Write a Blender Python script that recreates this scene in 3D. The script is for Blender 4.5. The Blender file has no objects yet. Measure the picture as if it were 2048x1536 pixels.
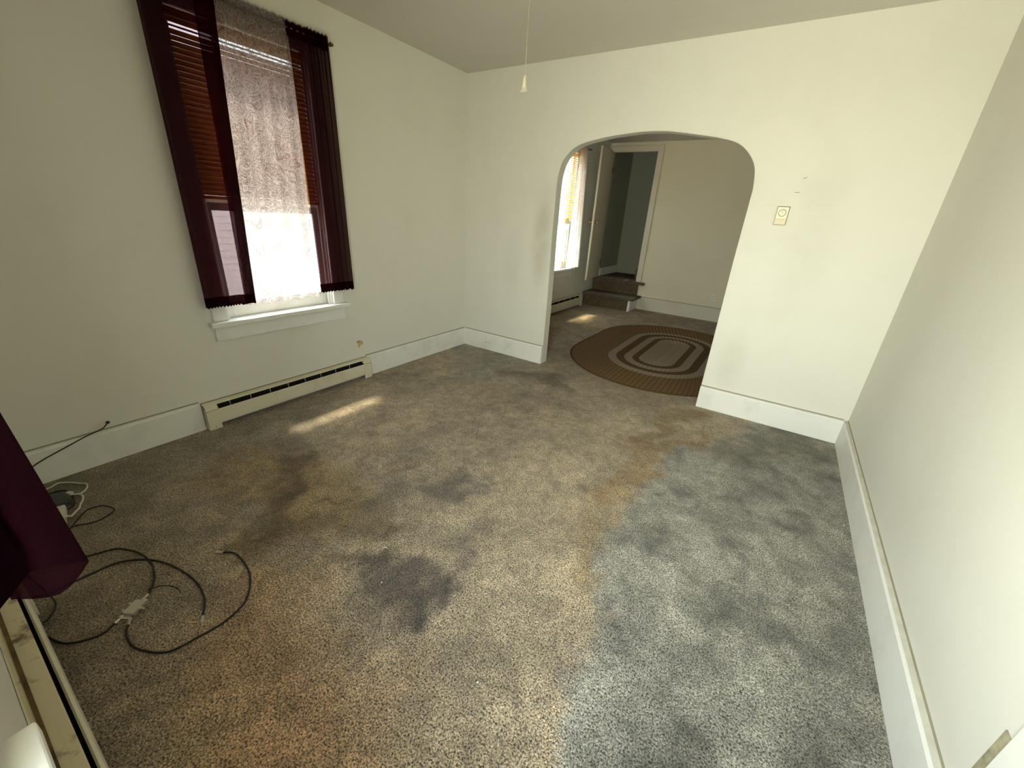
import bpy, bmesh, math, random
import numpy as np
from mathutils import Vector, Matrix
random.seed(7)
scene = bpy.context.scene
COL = scene.collection

# ------------------------------------------------------------------ camera, world, light, exposure
def make_camera():
    cd = bpy.data.cameras.new('camera'); c = bpy.data.objects.new('camera', cd); COL.objects.link(c)
    r = ((0.83193735, 0.55183437, 0.05795756), (-0.25886235, 0.29361025, 0.92020829), (-0.49078563, 0.78055868, -0.38711448))
    m = Matrix(((r[0][0], r[1][0], -r[2][0], 2.9215), (r[0][1], r[1][1], -r[2][1], -3.5323),
                (r[0][2], r[1][2], -r[2][2], 1.4178), (0, 0, 0, 1)))
    c.matrix_world = m
    cd.sensor_width = 36; cd.lens = 36 * 804.99 / 2048
    cd.clip_start = 0.01; cd.clip_end = 100
    scene.camera = c
make_camera()
scene.view_settings.view_transform = 'Standard'
scene.view_settings.look = 'None'
scene.view_settings.gamma = 1.0
scene.view_settings.exposure = 0.5
scene.view_settings.use_curve_mapping = False

def make_world():
    w = bpy.data.worlds.new('world'); scene.world = w; w.use_nodes = True
    nt = w.node_tree; bg = nt.nodes['Background']
    sky = nt.nodes.new('ShaderNodeTexSky'); sky.sky_type = 'NISHITA'
    sky.sun_disc = False; sky.sun_elevation = math.radians(58); sky.sun_rotation = math.radians(250)
    mx = nt.nodes.new('ShaderNodeMix'); mx.data_type = 'RGBA'; mx.inputs[0].default_value = 0.75
    nt.links.new(sky.outputs[0], mx.inputs[6]); mx.inputs[7].default_value = (6.7, 7.1, 7.1, 1)
    nt.links.new(mx.outputs[2], bg.inputs[0]); bg.inputs[1].default_value = 1.25
make_world()

def lamp(name, kind, loc, aim, energy, color, **kw):
    l = bpy.data.lights.new(name, kind); o = bpy.data.objects.new(name, l); COL.objects.link(o)
    o.location = loc; o.rotation_euler = (Vector(aim) - Vector(loc)).to_track_quat('-Z', 'Y').to_euler()
    l.energy = energy; l.color = color
    for k, v in kw.items(): setattr(l, k, v)
    return o
# the sun stands high over the left side of the house
lamp('sun', 'SUN', (-4.4, -2.95, 8), (0, -2.7, 0), 10.0, (1.0, 0.88, 0.66), angle=math.radians(7.5))
# daylight entering the front window: sky light falling in, and warm light thrown up from the street
lamp('front_window_daylight', 'AREA', (2.66, -3.80, 1.12), (2.9, 0.0, 0.60), 32, (0.86, 0.96, 1.0), shape='RECTANGLE', size=0.72, size_y=0.72, spread=math.radians(122))
lamp('front_window_ground_glow', 'AREA', (2.66, -3.86, 1.02), (2.9, 0.0, 2.6), 31, (1.0, 0.86, 0.50), shape='RECTANGLE', size=0.70, size_y=0.6, spread=math.radians(130))
def portal(name, loc, aim, sx, sz):
    o = lamp(name, 'AREA', loc, aim, 1, (1, 1, 1), shape='RECTANGLE', size=sx, size_y=sz)
    o.data.cycles.is_portal = True
portal('side_window_portal', (-0.16, -2.01, 1.5), (1, -2.01, 1.5), 0.8, 1.66)
portal('far_window_portal', (-0.16, 2.225, 1.5), (1, 2.225, 1.5), 0.8, 1.66)

# ------------------------------------------------------------------ material helpers
def mat(name):
    m = bpy.data.materials.new(name); m.use_nodes = True
    nt = m.node_tree; b = nt.nodes['Principled BSDF']
    return m, nt, b
def N(nt, t, **kw):
    n = nt.nodes.new(t)
    for k, v in kw.items():
        if k.startswith('i_'):
            n.inputs[int(k[2:])].default_value = v
        else: setattr(n, k, v)
    return n
def L(nt, a, b): nt.links.new(a, b)
def simple(name, col, rough=0.6, metal=0.0, noise=0.06, scale=20, bump=0.0, spec=0.3):
    m, nt, b = mat(name)
    tc = N(nt, 'ShaderNodeTexCoord'); n = N(nt, 'ShaderNodeTexNoise'); n.inputs['Scale'].default_value = scale
    n.inputs['Detail'].default_value = 4
    L(nt, tc.outputs['Object'], n.inputs['Vector'])
    r = N(nt, 'ShaderNodeValToRGB'); r.color_ramp.elements[0].position = 0.3; r.color_ramp.elements[1].position = 0.7
    r.color_ramp.elements[0].color = tuple(c * (1 - noise) for c in col) + (1,)
    r.color_ramp.elements[1].color = tuple(min(1, c * (1 + noise)) for c in col) + (1,)
    L(nt, n.outputs[0], r.inputs[0]); L(nt, r.outputs[0], b.inputs['Base Color'])
    b.inputs['Roughness'].default_value = rough; b.inputs['Metallic'].default_value = metal
    b.inputs['Specular IOR Level'].default_value = spec
    if bump:
        bp = N(nt, 'ShaderNodeBump'); bp.inputs['Strength'].default_value = bump; bp.inputs['Distance'].default_value = 0.002
        L(nt, n.outputs[0], bp.inputs['Height']); L(nt, bp.outputs[0], b.inputs['Normal'])
    return m

def painted(name, col, dirt, rough=0.55, amount=0.5, scale=2.2, speck=True, lo=0.50, hi=0.80):
    """old paint: faint grime clouds plus small scuffs"""
    m, nt, b = mat(name)
    tc = N(nt, 'ShaderNodeTexCoord')
    n1 = N(nt, 'ShaderNodeTexNoise'); n1.inputs['Scale'].default_value = scale; n1.inputs['Detail'].default_value = 6; n1.inputs['Roughness'].default_value = 0.62
    L(nt, tc.outputs['Object'], n1.inputs['Vector'])
    r1 = N(nt, 'ShaderNodeValToRGB'); r1.color_ramp.elements[0].position = lo; r1.color_ramp.elements[1].position = hi
    r1.color_ramp.elements[0].color = (0, 0, 0, 1); r1.color_ramp.elements[1].color = (amount, amount, amount, 1)
    L(nt, n1.outputs[0], r1.inputs[0])
    mx = N(nt, 'ShaderNodeMix', data_type='RGBA'); mx.inputs[6].default_value = col + (1,); mx.inputs[7].default_value = dirt + (1,)
    L(nt, r1.outputs[0], mx.inputs[0])
    out = mx.outputs[2]
    if speck:
        n2 = N(nt, 'ShaderNodeTexNoise'); n2.inputs['Scale'].default_value = 34; n2.inputs['Detail'].default_value = 3
        L(nt, tc.outputs['Object'], n2.inputs['Vector'])
        r2 = N(nt, 'ShaderNodeValToRGB'); r2.color_ramp.elements[0].position = 0.74; r2.color_ramp.elements[1].position = 0.79
        r2.color_ramp.elements[0].color = (0, 0, 0, 1); r2.color_ramp.elements[1].color = (0.6, 0.6, 0.6, 1)
        L(nt, n2.outputs[0], r2.inputs[0])
        m2 = N(nt, 'ShaderNodeMix', data_type='RGBA'); L(nt, out, m2.inputs[6]); m2.inputs[7].default_value = tuple(c * 0.55 for c in dirt) + (1,)
        L(nt, r2.outputs[0], m2.inputs[0]); out = m2.outputs[2]
    L(nt, out, b.inputs['Base Color']); b.inputs['Roughness'].default_value = rough; b.inputs['Specular IOR Level'].default_value = 0.25
    n3 = N(nt, 'ShaderNodeTexNoise'); n3.inputs['Scale'].default_value = 90; L(nt, tc.outputs['Object'], n3.inputs['Vector'])
    bp = N(nt, 'ShaderNodeBump'); bp.inputs['Strength'].default_value = 0.08; bp.inputs['Distance'].default_value = 0.002
    L(nt, n3.outputs[0], bp.inputs['Height']); L(nt, bp.outputs[0], b.inputs['Normal'])
    return m

M = {}
M['wall'] = painted('wall_paint', (0.76, 0.745, 0.675), (0.52, 0.50, 0.42), amount=0.22, scale=1.6, speck=False)
M['farwall'] = painted('far_wall_warm_light', (0.77, 0.71, 0.545), (0.52, 0.48, 0.36), amount=0.2, scale=1.6, speck=False)  # wall paint warmed to hold the light coming through the yellow blinds
M['ceiling'] = painted('ceiling_paint', (0.62, 0.59, 0.53), (0.5, 0.48, 0.43), amount=0.2, speck=False)
M['trim'] = painted('trim_paint', (0.83, 0.83, 0.79), (0.55, 0.53, 0.46), rough=0.42, amount=0.45, scale=5)
M['seam'] = simple('grimy_joint', (0.30, 0.28, 0.21), 0.8)
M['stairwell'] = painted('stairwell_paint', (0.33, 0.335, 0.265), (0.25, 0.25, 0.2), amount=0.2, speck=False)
M['dust'] = simple('dusty_paint', (0.60, 0.58, 0.50), 0.8, noise=0.12, scale=16)
M['grime'] = simple('brown_grime', (0.13, 0.085, 0.035), 0.9, noise=0.5, scale=14)
M['door'] = painted('door_paint', (0.70, 0.66, 0.54), (0.5, 0.48, 0.4), rough=0.5, amount=0.2, speck=False)
M['heater'] = painted('heater_enamel', (0.72, 0.68, 0.53), (0.40, 0.33, 0.20), rough=0.4, amount=0.35, scale=6)
M['heater_dirty'] = painted('heater_enamel_stained', (0.62, 0.55, 0.38), (0.13, 0.08, 0.03), rough=0.5, amount=0.9, scale=13, lo=0.55, hi=0.66)
M['black'] = simple('black_void', (0.012, 0.011, 0.010), 0.8)
M['fins'] = simple('heating_fins', (0.035, 0.025, 0.02), 0.6, 0.3)
M['brass'] = simple('aged_brass', (0.55, 0.42, 0.2), 0.3, 0.9)
M['darkbrass'] = simple('dark_brass', (0.13, 0.10, 0.06), 0.4, 0.8)
M['steel'] = simple('dull_steel', (0.62, 0.58, 0.50), 0.38, 0.7)
M['rubber'] = simple('black_rubber', (0.018, 0.016, 0.012), 0.5)
M['whitecord'] = simple('white_cord', (0.62, 0.60, 0.5), 0.5)
M['plastic'] = simple('white_plastic', (0.80, 0.78, 0.70), 0.4, noise=0.03)
M['almond'] = simple('almond_plastic', (0.80, 0.76, 0.58), 0.35, noise=0.03)
M['almond_dark'] = simple('almond_plastic_lower', (0.72, 0.64, 0.44), 0.4, noise=0.05)
M['greyplastic'] = simple('dark_grey_plastic', (0.05, 0.055, 0.05), 0.5)
M['tan'] = simple('bare_tan_plaster', (0.50, 0.41, 0.22), 0.9, noise=0.2, scale=60)
M['olive'] = simple('dirty_bare_board', (0.36, 0.33, 0.22), 0.9, noise=0.3, scale=30)
M['chainmat'] = simple('string_cord', (0.35, 0.31, 0.22), 0.7)

def carpet_material(name, attr=True, base=(0.285, 0.262, 0.222)):
    m, nt, b = mat(name)
    tc = N(nt, 'ShaderNodeTexCoord'); geo = N(nt, 'ShaderNodeNewGeometry')
    pos = geo.outputs['Position']
    # tufts
    n1 = N(nt, 'ShaderNodeTexNoise'); n1.inputs['Scale'].default_value = 175; n1.inputs['Detail'].default_value = 2.0; n1.inputs['Roughness'].default_value = 0.6
    n1.inputs['Distortion'].default_value = 0.6
    L(nt, pos, n1.inputs['Vector'])
    r1 = N(nt, 'ShaderNodeValToRGB'); e = r1.color_ramp.elements
    e[0].position = 0.36; e[0].color = (0.16, 0.16, 0.16, 1); e[1].position = 0.66; e[1].color = (2.0, 2.0, 2.0, 1)
    L(nt, n1.outputs[0], r1.inputs[0])
    # brushed pile patches
    n2 = N(nt, 'ShaderNodeTexNoise'); n2.inputs['Scale'].default_value = 14; n2.inputs['Detail'].default_value = 5; n2.inputs['Roughness'].default_value = 0.7; n2.inputs['Distortion'].default_value = 0.8
    L(nt, pos, n2.inputs['Vector'])
    r2 = N(nt, 'ShaderNodeValToRGB'); e = r2.color_ramp.elements
    e[0].position = 0.34; e[0].color = (0.66, 0.66, 0.66, 1); e[1].position = 0.60; e[1].color = (1.12, 1.12, 1.12, 1)
    L(nt, n2.outputs[0], r2.inputs[0])
    mul = N(nt, 'ShaderNodeMix', data_type='RGBA', blend_type='MULTIPLY'); mul.inputs[0].default_value = 1
    L(nt, r1.outputs[0], mul.inputs[6]); L(nt, r2.outputs[0], mul.inputs[7])
    mul2 = N(nt, 'ShaderNodeMix', data_type='RGBA', blend_type='MULTIPLY'); mul2.inputs[0].default_value = 1
    L(nt, mul.outputs[2], mul2.inputs[6]); mul2.inputs[7].default_value = base + (1,)
    out = mul2.outputs[2]
    if attr:
        at = N(nt, 'ShaderNodeAttribute'); at.attribute_name = 'stain'
        mul3 = N(nt, 'ShaderNodeMix', data_type='RGBA', blend_type='MULTIPLY'); mul3.inputs[0].default_value = 1
        L(nt, out, mul3.inputs[6]); L(nt, at.outputs['Color'], mul3.inputs[7]); out = mul3.outputs[2]
    L(nt, out, b.inputs['Base Color']); b.inputs['Roughness'].default_value = 0.95; b.inputs['Specular IOR Level'].default_value = 0.1
    b.inputs['Sheen Weight'].default_value = 0.25; b.inputs['Sheen Roughness'].default_value = 0.6
    bp = N(nt, 'ShaderNodeBump'); bp.inputs['Strength'].default_value = 0.9; bp.inputs['Distance'].default_value = 0.006
    L(nt, n1.outputs[0], bp.inputs['Height']); L(nt, bp.outputs[0], b.inputs['Normal'])
    return m
M['carpet'] = carpet_material('stained_carpet')
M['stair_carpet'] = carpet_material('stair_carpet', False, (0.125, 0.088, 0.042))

def cloth(name, thread, trans_col, alpha_node=None, alpha=0.8, transl=0.5):
    """woven cloth: threads scatter and pass some light, the gaps between them are open"""
    m = bpy.data.materials.new(name); m.use_nodes = True; nt = m.node_tree; nt.nodes.clear()
    out = N(nt, 'ShaderNodeOutputMaterial'); d = N(nt, 'ShaderNodeBsdfDiffuse'); t = N(nt, 'ShaderNodeBsdfTranslucent')
    tr = N(nt, 'ShaderNodeBsdfTransparent'); tr.inputs[0].default_value = trans_col + (1,)
    d.inputs[0].default_value = thread + (1,); t.inputs[0].default_value = thread + (1,)
    a = N(nt, 'ShaderNodeMixShader'); a.inputs[0].default_value = transl
    L(nt, d.outputs[0], a.inputs[1]); L(nt, t.outputs[0], a.inputs[2])
    bb = N(nt, 'ShaderNodeMixShader'); bb.inputs[0].default_value = alpha
    L(nt, tr.outputs[0], bb.inputs[1]); L(nt, a.outputs[0], bb.inputs[2]); L(nt, bb.outputs[0], out.inputs[0])
    return m, nt, d, t, bb
M['maroon'] = cloth('maroon_voile', (0.020, 0.002, 0.004), (0.97, 0.72, 0.74), alpha=0.905, transl=0.35)[0]
M['maroon_hem'] = cloth('maroon_hem', (0.016, 0.0015, 0.004), (0.9, 0.5, 0.5), alpha=0.97, transl=0.2)[0]
M['dark_voile'] = cloth('black_voile', (0.008, 0.002, 0.005), (0.8, 0.3, 0.3), alpha=0.99, transl=0.08)[0]
M['plum'] = cloth('plum_voile', (0.023, 0.006, 0.012), (0.90, 0.40, 0.36), alpha=0.93, transl=0.15)[0]

def lace_material(name, thread, accent, a_lo, a_hi, mesh=0.6):
    m, nt, d, t, bb = cloth(name, thread, (1, 1, 1), transl=0.6)
    tc = N(nt, 'ShaderNodeTexCoord')
    uv = tc.outputs['UV']
    sc = N(nt, 'ShaderNodeMapping'); L(nt, uv, sc.inputs['Vector'])
    # fine open mesh, curling outline threads drawn as noise contours, denser leaf shapes
    def noise(scale, detail=1.0, dist=0.0):
        n = N(nt, 'ShaderNodeTexNoise'); n.inputs['Scale'].default_value = scale; n.inputs['Detail'].default_value = detail; n.inputs['Distortion'].default_value = dist
        L(nt, sc.outputs[0], n.inputs['Vector']); return n
    nz = noise(9, 2)
    add = N(nt, 'ShaderNodeVectorMath', operation='MULTIPLY_ADD'); L(nt, nz.outputs['Color'], add.inputs[0]); add.inputs[1].default_value = (0.13, 0.13, 0); L(nt, sc.outputs[0], add.inputs[2])
    n1 = noise(7.0, 1.5, 1.6)
    ml = N(nt, 'ShaderNodeMath', operation='MULTIPLY'); ml.inputs[1].default_value = 9.0; L(nt, n1.outputs[0], ml.inputs[0])
    fr = N(nt, 'ShaderNodeMath', operation='PINGPONG'); fr.inputs[1].default_value = 0.5; L(nt, ml.outputs[0], fr.inputs[0])
    r1 = N(nt, 'ShaderNodeValToRGB'); e = r1.color_ramp.elements
    e[0].position = 0.05; e[0].color = (1, 1, 1, 1); e[1].position = 0.16; e[1].color = (0, 0, 0, 1); L(nt, fr.outputs[0], r1.inputs[0])
    n2 = noise(110, 2); r2 = N(nt, 'ShaderNodeValToRGB'); e = r2.color_ramp.elements
    e[0].position = 0.42; e[0].color = (0, 0, 0, 1); e[1].position = 0.58; e[1].color = (0.75, 0.75, 0.75, 1); L(nt, n2.outputs[0], r2.inputs[0])
    v2 = N(nt, 'ShaderNodeTexVoronoi'); v2.inputs['Scale'].default_value = 24; L(nt, add.outputs[0], v2.inputs['Vector'])
    r4 = N(nt, 'ShaderNodeValToRGB'); e = r4.color_ramp.elements
    e[0].position = 0.22; e[0].color = (0.7, 0.7, 0.7, 1); e[1].position = 0.36; e[1].color = (0, 0, 0, 1); L(nt, v2.outputs['Distance'], r4.inputs[0])
    mxa = N(nt, 'ShaderNodeMath', operation='MAXIMUM'); L(nt, r1.outputs[0], mxa.inputs[0]); L(nt, r2.outputs[0], mxa.inputs[1])
    mxb = N(nt, 'ShaderNodeMath', operation='MAXIMUM'); L(nt, mxa.outputs[0], mxb.inputs[0]); L(nt, r4.outputs[0], mxb.inputs[1])
    mr = N(nt, 'ShaderNodeMapRange'); mr.inputs['To Min'].default_value = a_lo; mr.inputs['To Max'].default_value = a_hi
    L(nt, mxb.outputs[0], mr.inputs['Value']); L(nt, mr.outputs[0], bb.inputs[0])
    # wine coloured medallions
    v3 = N(nt, 'ShaderNodeTexVoronoi'); v3.inputs['Scale'].default_value = 7.0; L(nt, add.outputs[0], v3.inputs['Vector'])
    r3 = N(nt, 'ShaderNodeValToRGB'); e = r3.color_ramp.elements
    e[0].position = 0.23; e[0].color = (0, 0, 0, 1); e[1].position = 0.26; e[1].color = (1, 1, 1, 1)
    e2 = r3.color_ramp.elements.new(0.29); e2.color = (0, 0, 0, 1)
    L(nt, v3.outputs['Distance'], r3.inputs[0])
    mm = N(nt, 'ShaderNodeMath', operation='MULTIPLY'); mm.inputs[1].default_value = 0.6; L(nt, r3.outputs[0], mm.inputs[0])
    cx = N(nt, 'ShaderNodeMix', data_type='RGBA'); cm = N(nt, 'ShaderNodeMix', data_type='RGBA'); cm.inputs[6].default_value = tuple(c * mesh for c in thread) + (1,); cm.inputs[7].default_value = tuple(min(c * 1.25, 0.9) for c in thread) + (1,); L(nt, mxb.outputs[0], cm.inputs[0]); L(nt, cm.outputs[2], cx.inputs[6]); cx.inputs[7].default_value = accent + (1,)
    L(nt, mm.outputs[0], cx.inputs[0]); L(nt, cx.outputs[2], d.inputs[0]); L(nt, cx.outputs[2], t.inputs[0])
    return m
M['lace'] = lace_material('paisley_lace', (0.37, 0.325, 0.32), (0.12, 0.02, 0.02), 0.87, 0.99)
M['whitelace'] = lace_material('white_lace', (0.88, 0.85, 0.78), (0.84, 0.76, 0.66), 0.66, 0.95, 0.97)

def blind_mat(name, c0, c1, tc_, k):
    m = bpy.data.materials.new(name); m.use_nodes = True; nt = m.node_tree; nt.nodes.clear()
    out = N(nt, 'ShaderNodeOutputMaterial'); d = N(nt, 'ShaderNodeBsdfDiffuse'); t = N(nt, 'ShaderNodeBsdfTranslucent')
    tc = N(nt, 'ShaderNodeTexCoord'); mp = N(nt, 'ShaderNodeMapping'); mp.inputs['Scale'].default_value = (3, 60, 60); L(nt, tc.outputs['Object'], mp.inputs[0])
    n = N(nt, 'ShaderNodeTexNoise'); n.inputs['Scale'].default_value = 3; L(nt, mp.outputs[0], n.inputs[0])
    r = N(nt, 'ShaderNodeValToRGB'); r.color_ramp.elements[0].color = c0 + (1,); r.color_ramp.elements[1].color = c1 + (1,)
    L(nt, n.outputs[0], r.inputs[0]); L(nt, r.outputs[0], d.inputs[0]); t.inputs[0].default_value = tc_ + (1,)
    a = N(nt, 'ShaderNodeMixShader'); a.inputs[0].default_value = k
    L(nt, d.outputs[0], a.inputs[1]); L(nt, t.outputs[0], a.inputs[2]); L(nt, a.outputs[0], out.inputs[0])
    return m
M['blind'] = blind_mat('wood_blind', (0.16, 0.085, 0.035), (0.33, 0.20, 0.09), (0.75, 0.45, 0.15), 0.38)
M['blind_sunlit'] = blind_mat('wood_blind_sunlit', (0.50, 0.33, 0.12), (0.62, 0.44, 0.18), (0.98, 0.72, 0.28), 0.60)  # similar wood blind, colour and translucency raised to imitate direct sun
def glass_mat():
    m = bpy.data.materials.new('window_glass'); m.use_nodes = True; nt = m.node_tree; nt.nodes.clear()
    out = N(nt, 'ShaderNodeOutputMaterial'); t = N(nt, 'ShaderNodeBsdfTransparent'); t.inputs[0].default_value = (0.94, 0.96, 0.95, 1)
    g = N(nt, 'ShaderNodeBsdfGlossy'); g.inputs['Roughness'].default_value = 0.02
    a = N(nt, 'ShaderNodeMixShader'); a.inputs[0].default_value = 0.06; L(nt, t.outputs[0], a.inputs[1]); L(nt, g.outputs[0], a.inputs[2]); L(nt, a.outputs[0], out.inputs[0])
    return m
M['glass'] = glass_mat()
def clear_plastic():
    m, nt, b = mat('clear_acrylic'); b.inputs['Base Color'].default_value = (0.85, 0.80, 0.68, 1)
    b.inputs['Roughness'].default_value = 0.12; b.inputs['Transmission Weight'].default_value = 0.55; b.inputs['IOR'].default_value = 1.45
    n = N(nt, 'ShaderNodeTexNoise'); n.inputs['Scale'].default_value = 80; bp = N(nt, 'ShaderNodeBump'); bp.inputs['Strength'].default_value = 0.1
    L(nt, n.outputs[0], bp.inputs['Height']); L(nt, bp.outputs[0], b.inputs['Normal'])
    return m
M['acrylic'] = clear_plastic()

# ------------------------------------------------------------------ mesh helpers
def link(name, bm, m, parent=None, smooth=False):
    me = bpy.data.meshes.new(name); bm.to_mesh(me); bm.free()
    if smooth:
        for p in me.polygons: p.use_smooth = True
    o = bpy.data.objects.new(name, me); COL.objects.link(o)
    if m is not None: me.materials.append(m)
    if parent is not None: o.parent = parent
    return o
def bbox(bm, x0, x1, y0, y1, z0, z1, bevel=0.0, seg=2):
    vs = [bm.verts.new((x, y, z)) for x in (x0, x1) for y in (y0, y1) for z in (z0, z1)]
    f = [(0, 1, 3, 2), (4, 6, 7, 5), (0, 4, 5, 1), (2, 3, 7, 6), (0, 2, 6, 4), (1, 5, 7, 3)]
    fs = [bm.faces.new([vs[i] for i in q]) for q in f]
    if bevel:
        es = set(e for q in fs for e in q.edges)
        bmesh.ops.bevel(bm, geom=list(es), offset=bevel, segments=seg, affect='EDGES', profile=0.6)
def box(name, m, parent, x0, x1, y0, y1, z0, z1, bevel=0.0):
    bm = bmesh.new(); bbox(bm, x0, x1, y0, y1, z0, z1, bevel); return link(name, bm, m, parent)
def prism(bm, prof, a0, a1, axis='y'):
    """profile points (u, z) swept along an axis from a0 to a1; u is the other horizontal axis"""
    def P(u, z, a): return (u, a, z) if axis == 'y' else (a, u, z)
    A = [bm.verts.new(P(u, z, a0)) for u, z in prof]; B = [bm.verts.new(P(u, z, a1)) for u, z in prof]
    n = len(prof)
    for i in range(n): bm.faces.new((A[i], A[(i + 1) % n], B[(i + 1) % n], B[i]))
    bm.faces.new(A); bm.faces.new(B[::-1])
    bmesh.ops.recalc_face_normals(bm, faces=bm.faces[:])
def spline(pts, n=10, closed=False):
    P = [Vector(p) for p in pts]; out = []
    for i in range(len(P) - 1):
        p0 = P[max(i - 1, 0)]; p1 = P[i]; p2 = P[i + 1]; p3 = P[min(i + 2, len(P) - 1)]
        for k in range(n):
            t = k / n
            out.append(0.5 * ((2 * p1) + (-p0 + p2) * t + (2 * p0 - 5 * p1 + 4 * p2 - p3) * t * t + (-p0 + 3 * p1 - 3 * p2 + p3) * t ** 3))
    out.append(P[-1]); return out
def tube(bm, pts, r, seg=8, cap=True):
    rings = []; n = len(pts); up = Vector((0, 0, 1))
    for i, p in enumerate(pts):
        d = (pts[min(i + 1, n - 1)] - pts[max(i - 1, 0)]).normalized()
        a = d.cross(up)
        if a.length < 0.05: a = d.cross(Vector((1, 0, 0)))
        a.normalize(); b = d.cross(a).normalized()
        rr = r(i / (n - 1)) if callable(r) else r
        rings.append([bm.verts.new(p + (a * math.cos(2 * math.pi * k / seg) + b * math.sin(2 * math.pi * k / seg)) * rr) for k in range(seg)])
    for i in range(n - 1):
        for k in range(seg):
            bm.faces.new((rings[i][k], rings[i][(k + 1) % seg], rings[i + 1][(k + 1) % seg], rings[i + 1][k]))
    if cap: bm.faces.new(rings[0]); bm.faces.new(rings[-1][::-1])
    bmesh.ops.recalc_face_normals(bm, faces=bm.faces[:])
def lathe(bm, prof, mtx=None, seg=24):
    mtx = mtx or Matrix.Identity(4); rings = []
    for r, z in prof:
        rings.append([bm.verts.new(mtx @ Vector((r * math.cos(2 * math.pi * k / seg), r * math.sin(2 * math.pi * k / seg), z))) for k in range(seg)])
    for i in range(len(rings) - 1):
        for k in range(seg): bm.faces.new((rings[i][k], rings[i][(k + 1) % seg], rings[i + 1][(k + 1) % seg], rings[i + 1][k]))
    bm.faces.new(rings[0]); bm.faces.new(rings[-1][::-1])
    bmesh.ops.recalc_face_normals(bm, faces=bm.faces[:])
def thing(name, label=None, cat=None, loc=(0, 0, 0), rz=0.0, group=None, kind=None):
    o = bpy.data.objects.new(name, None); COL.objects.link(o); o.location = loc; o.rotation_euler = (0, 0, rz); o.empty_display_size = 0.1
    return tag(o, label, cat, group, kind)
def tag(o, label=None, cat=None, group=None, kind=None):
    if label: o['label'] = label
    if cat: o['category'] = cat
    if group: o['group'] = group
    if kind: o['kind'] = kind
    return o
def struct(o): o['kind'] = 'structure'; return o

W = 3.5855; H = 2.6; YF = -3.665; YB = 3.73; HB = 0.185

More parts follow.
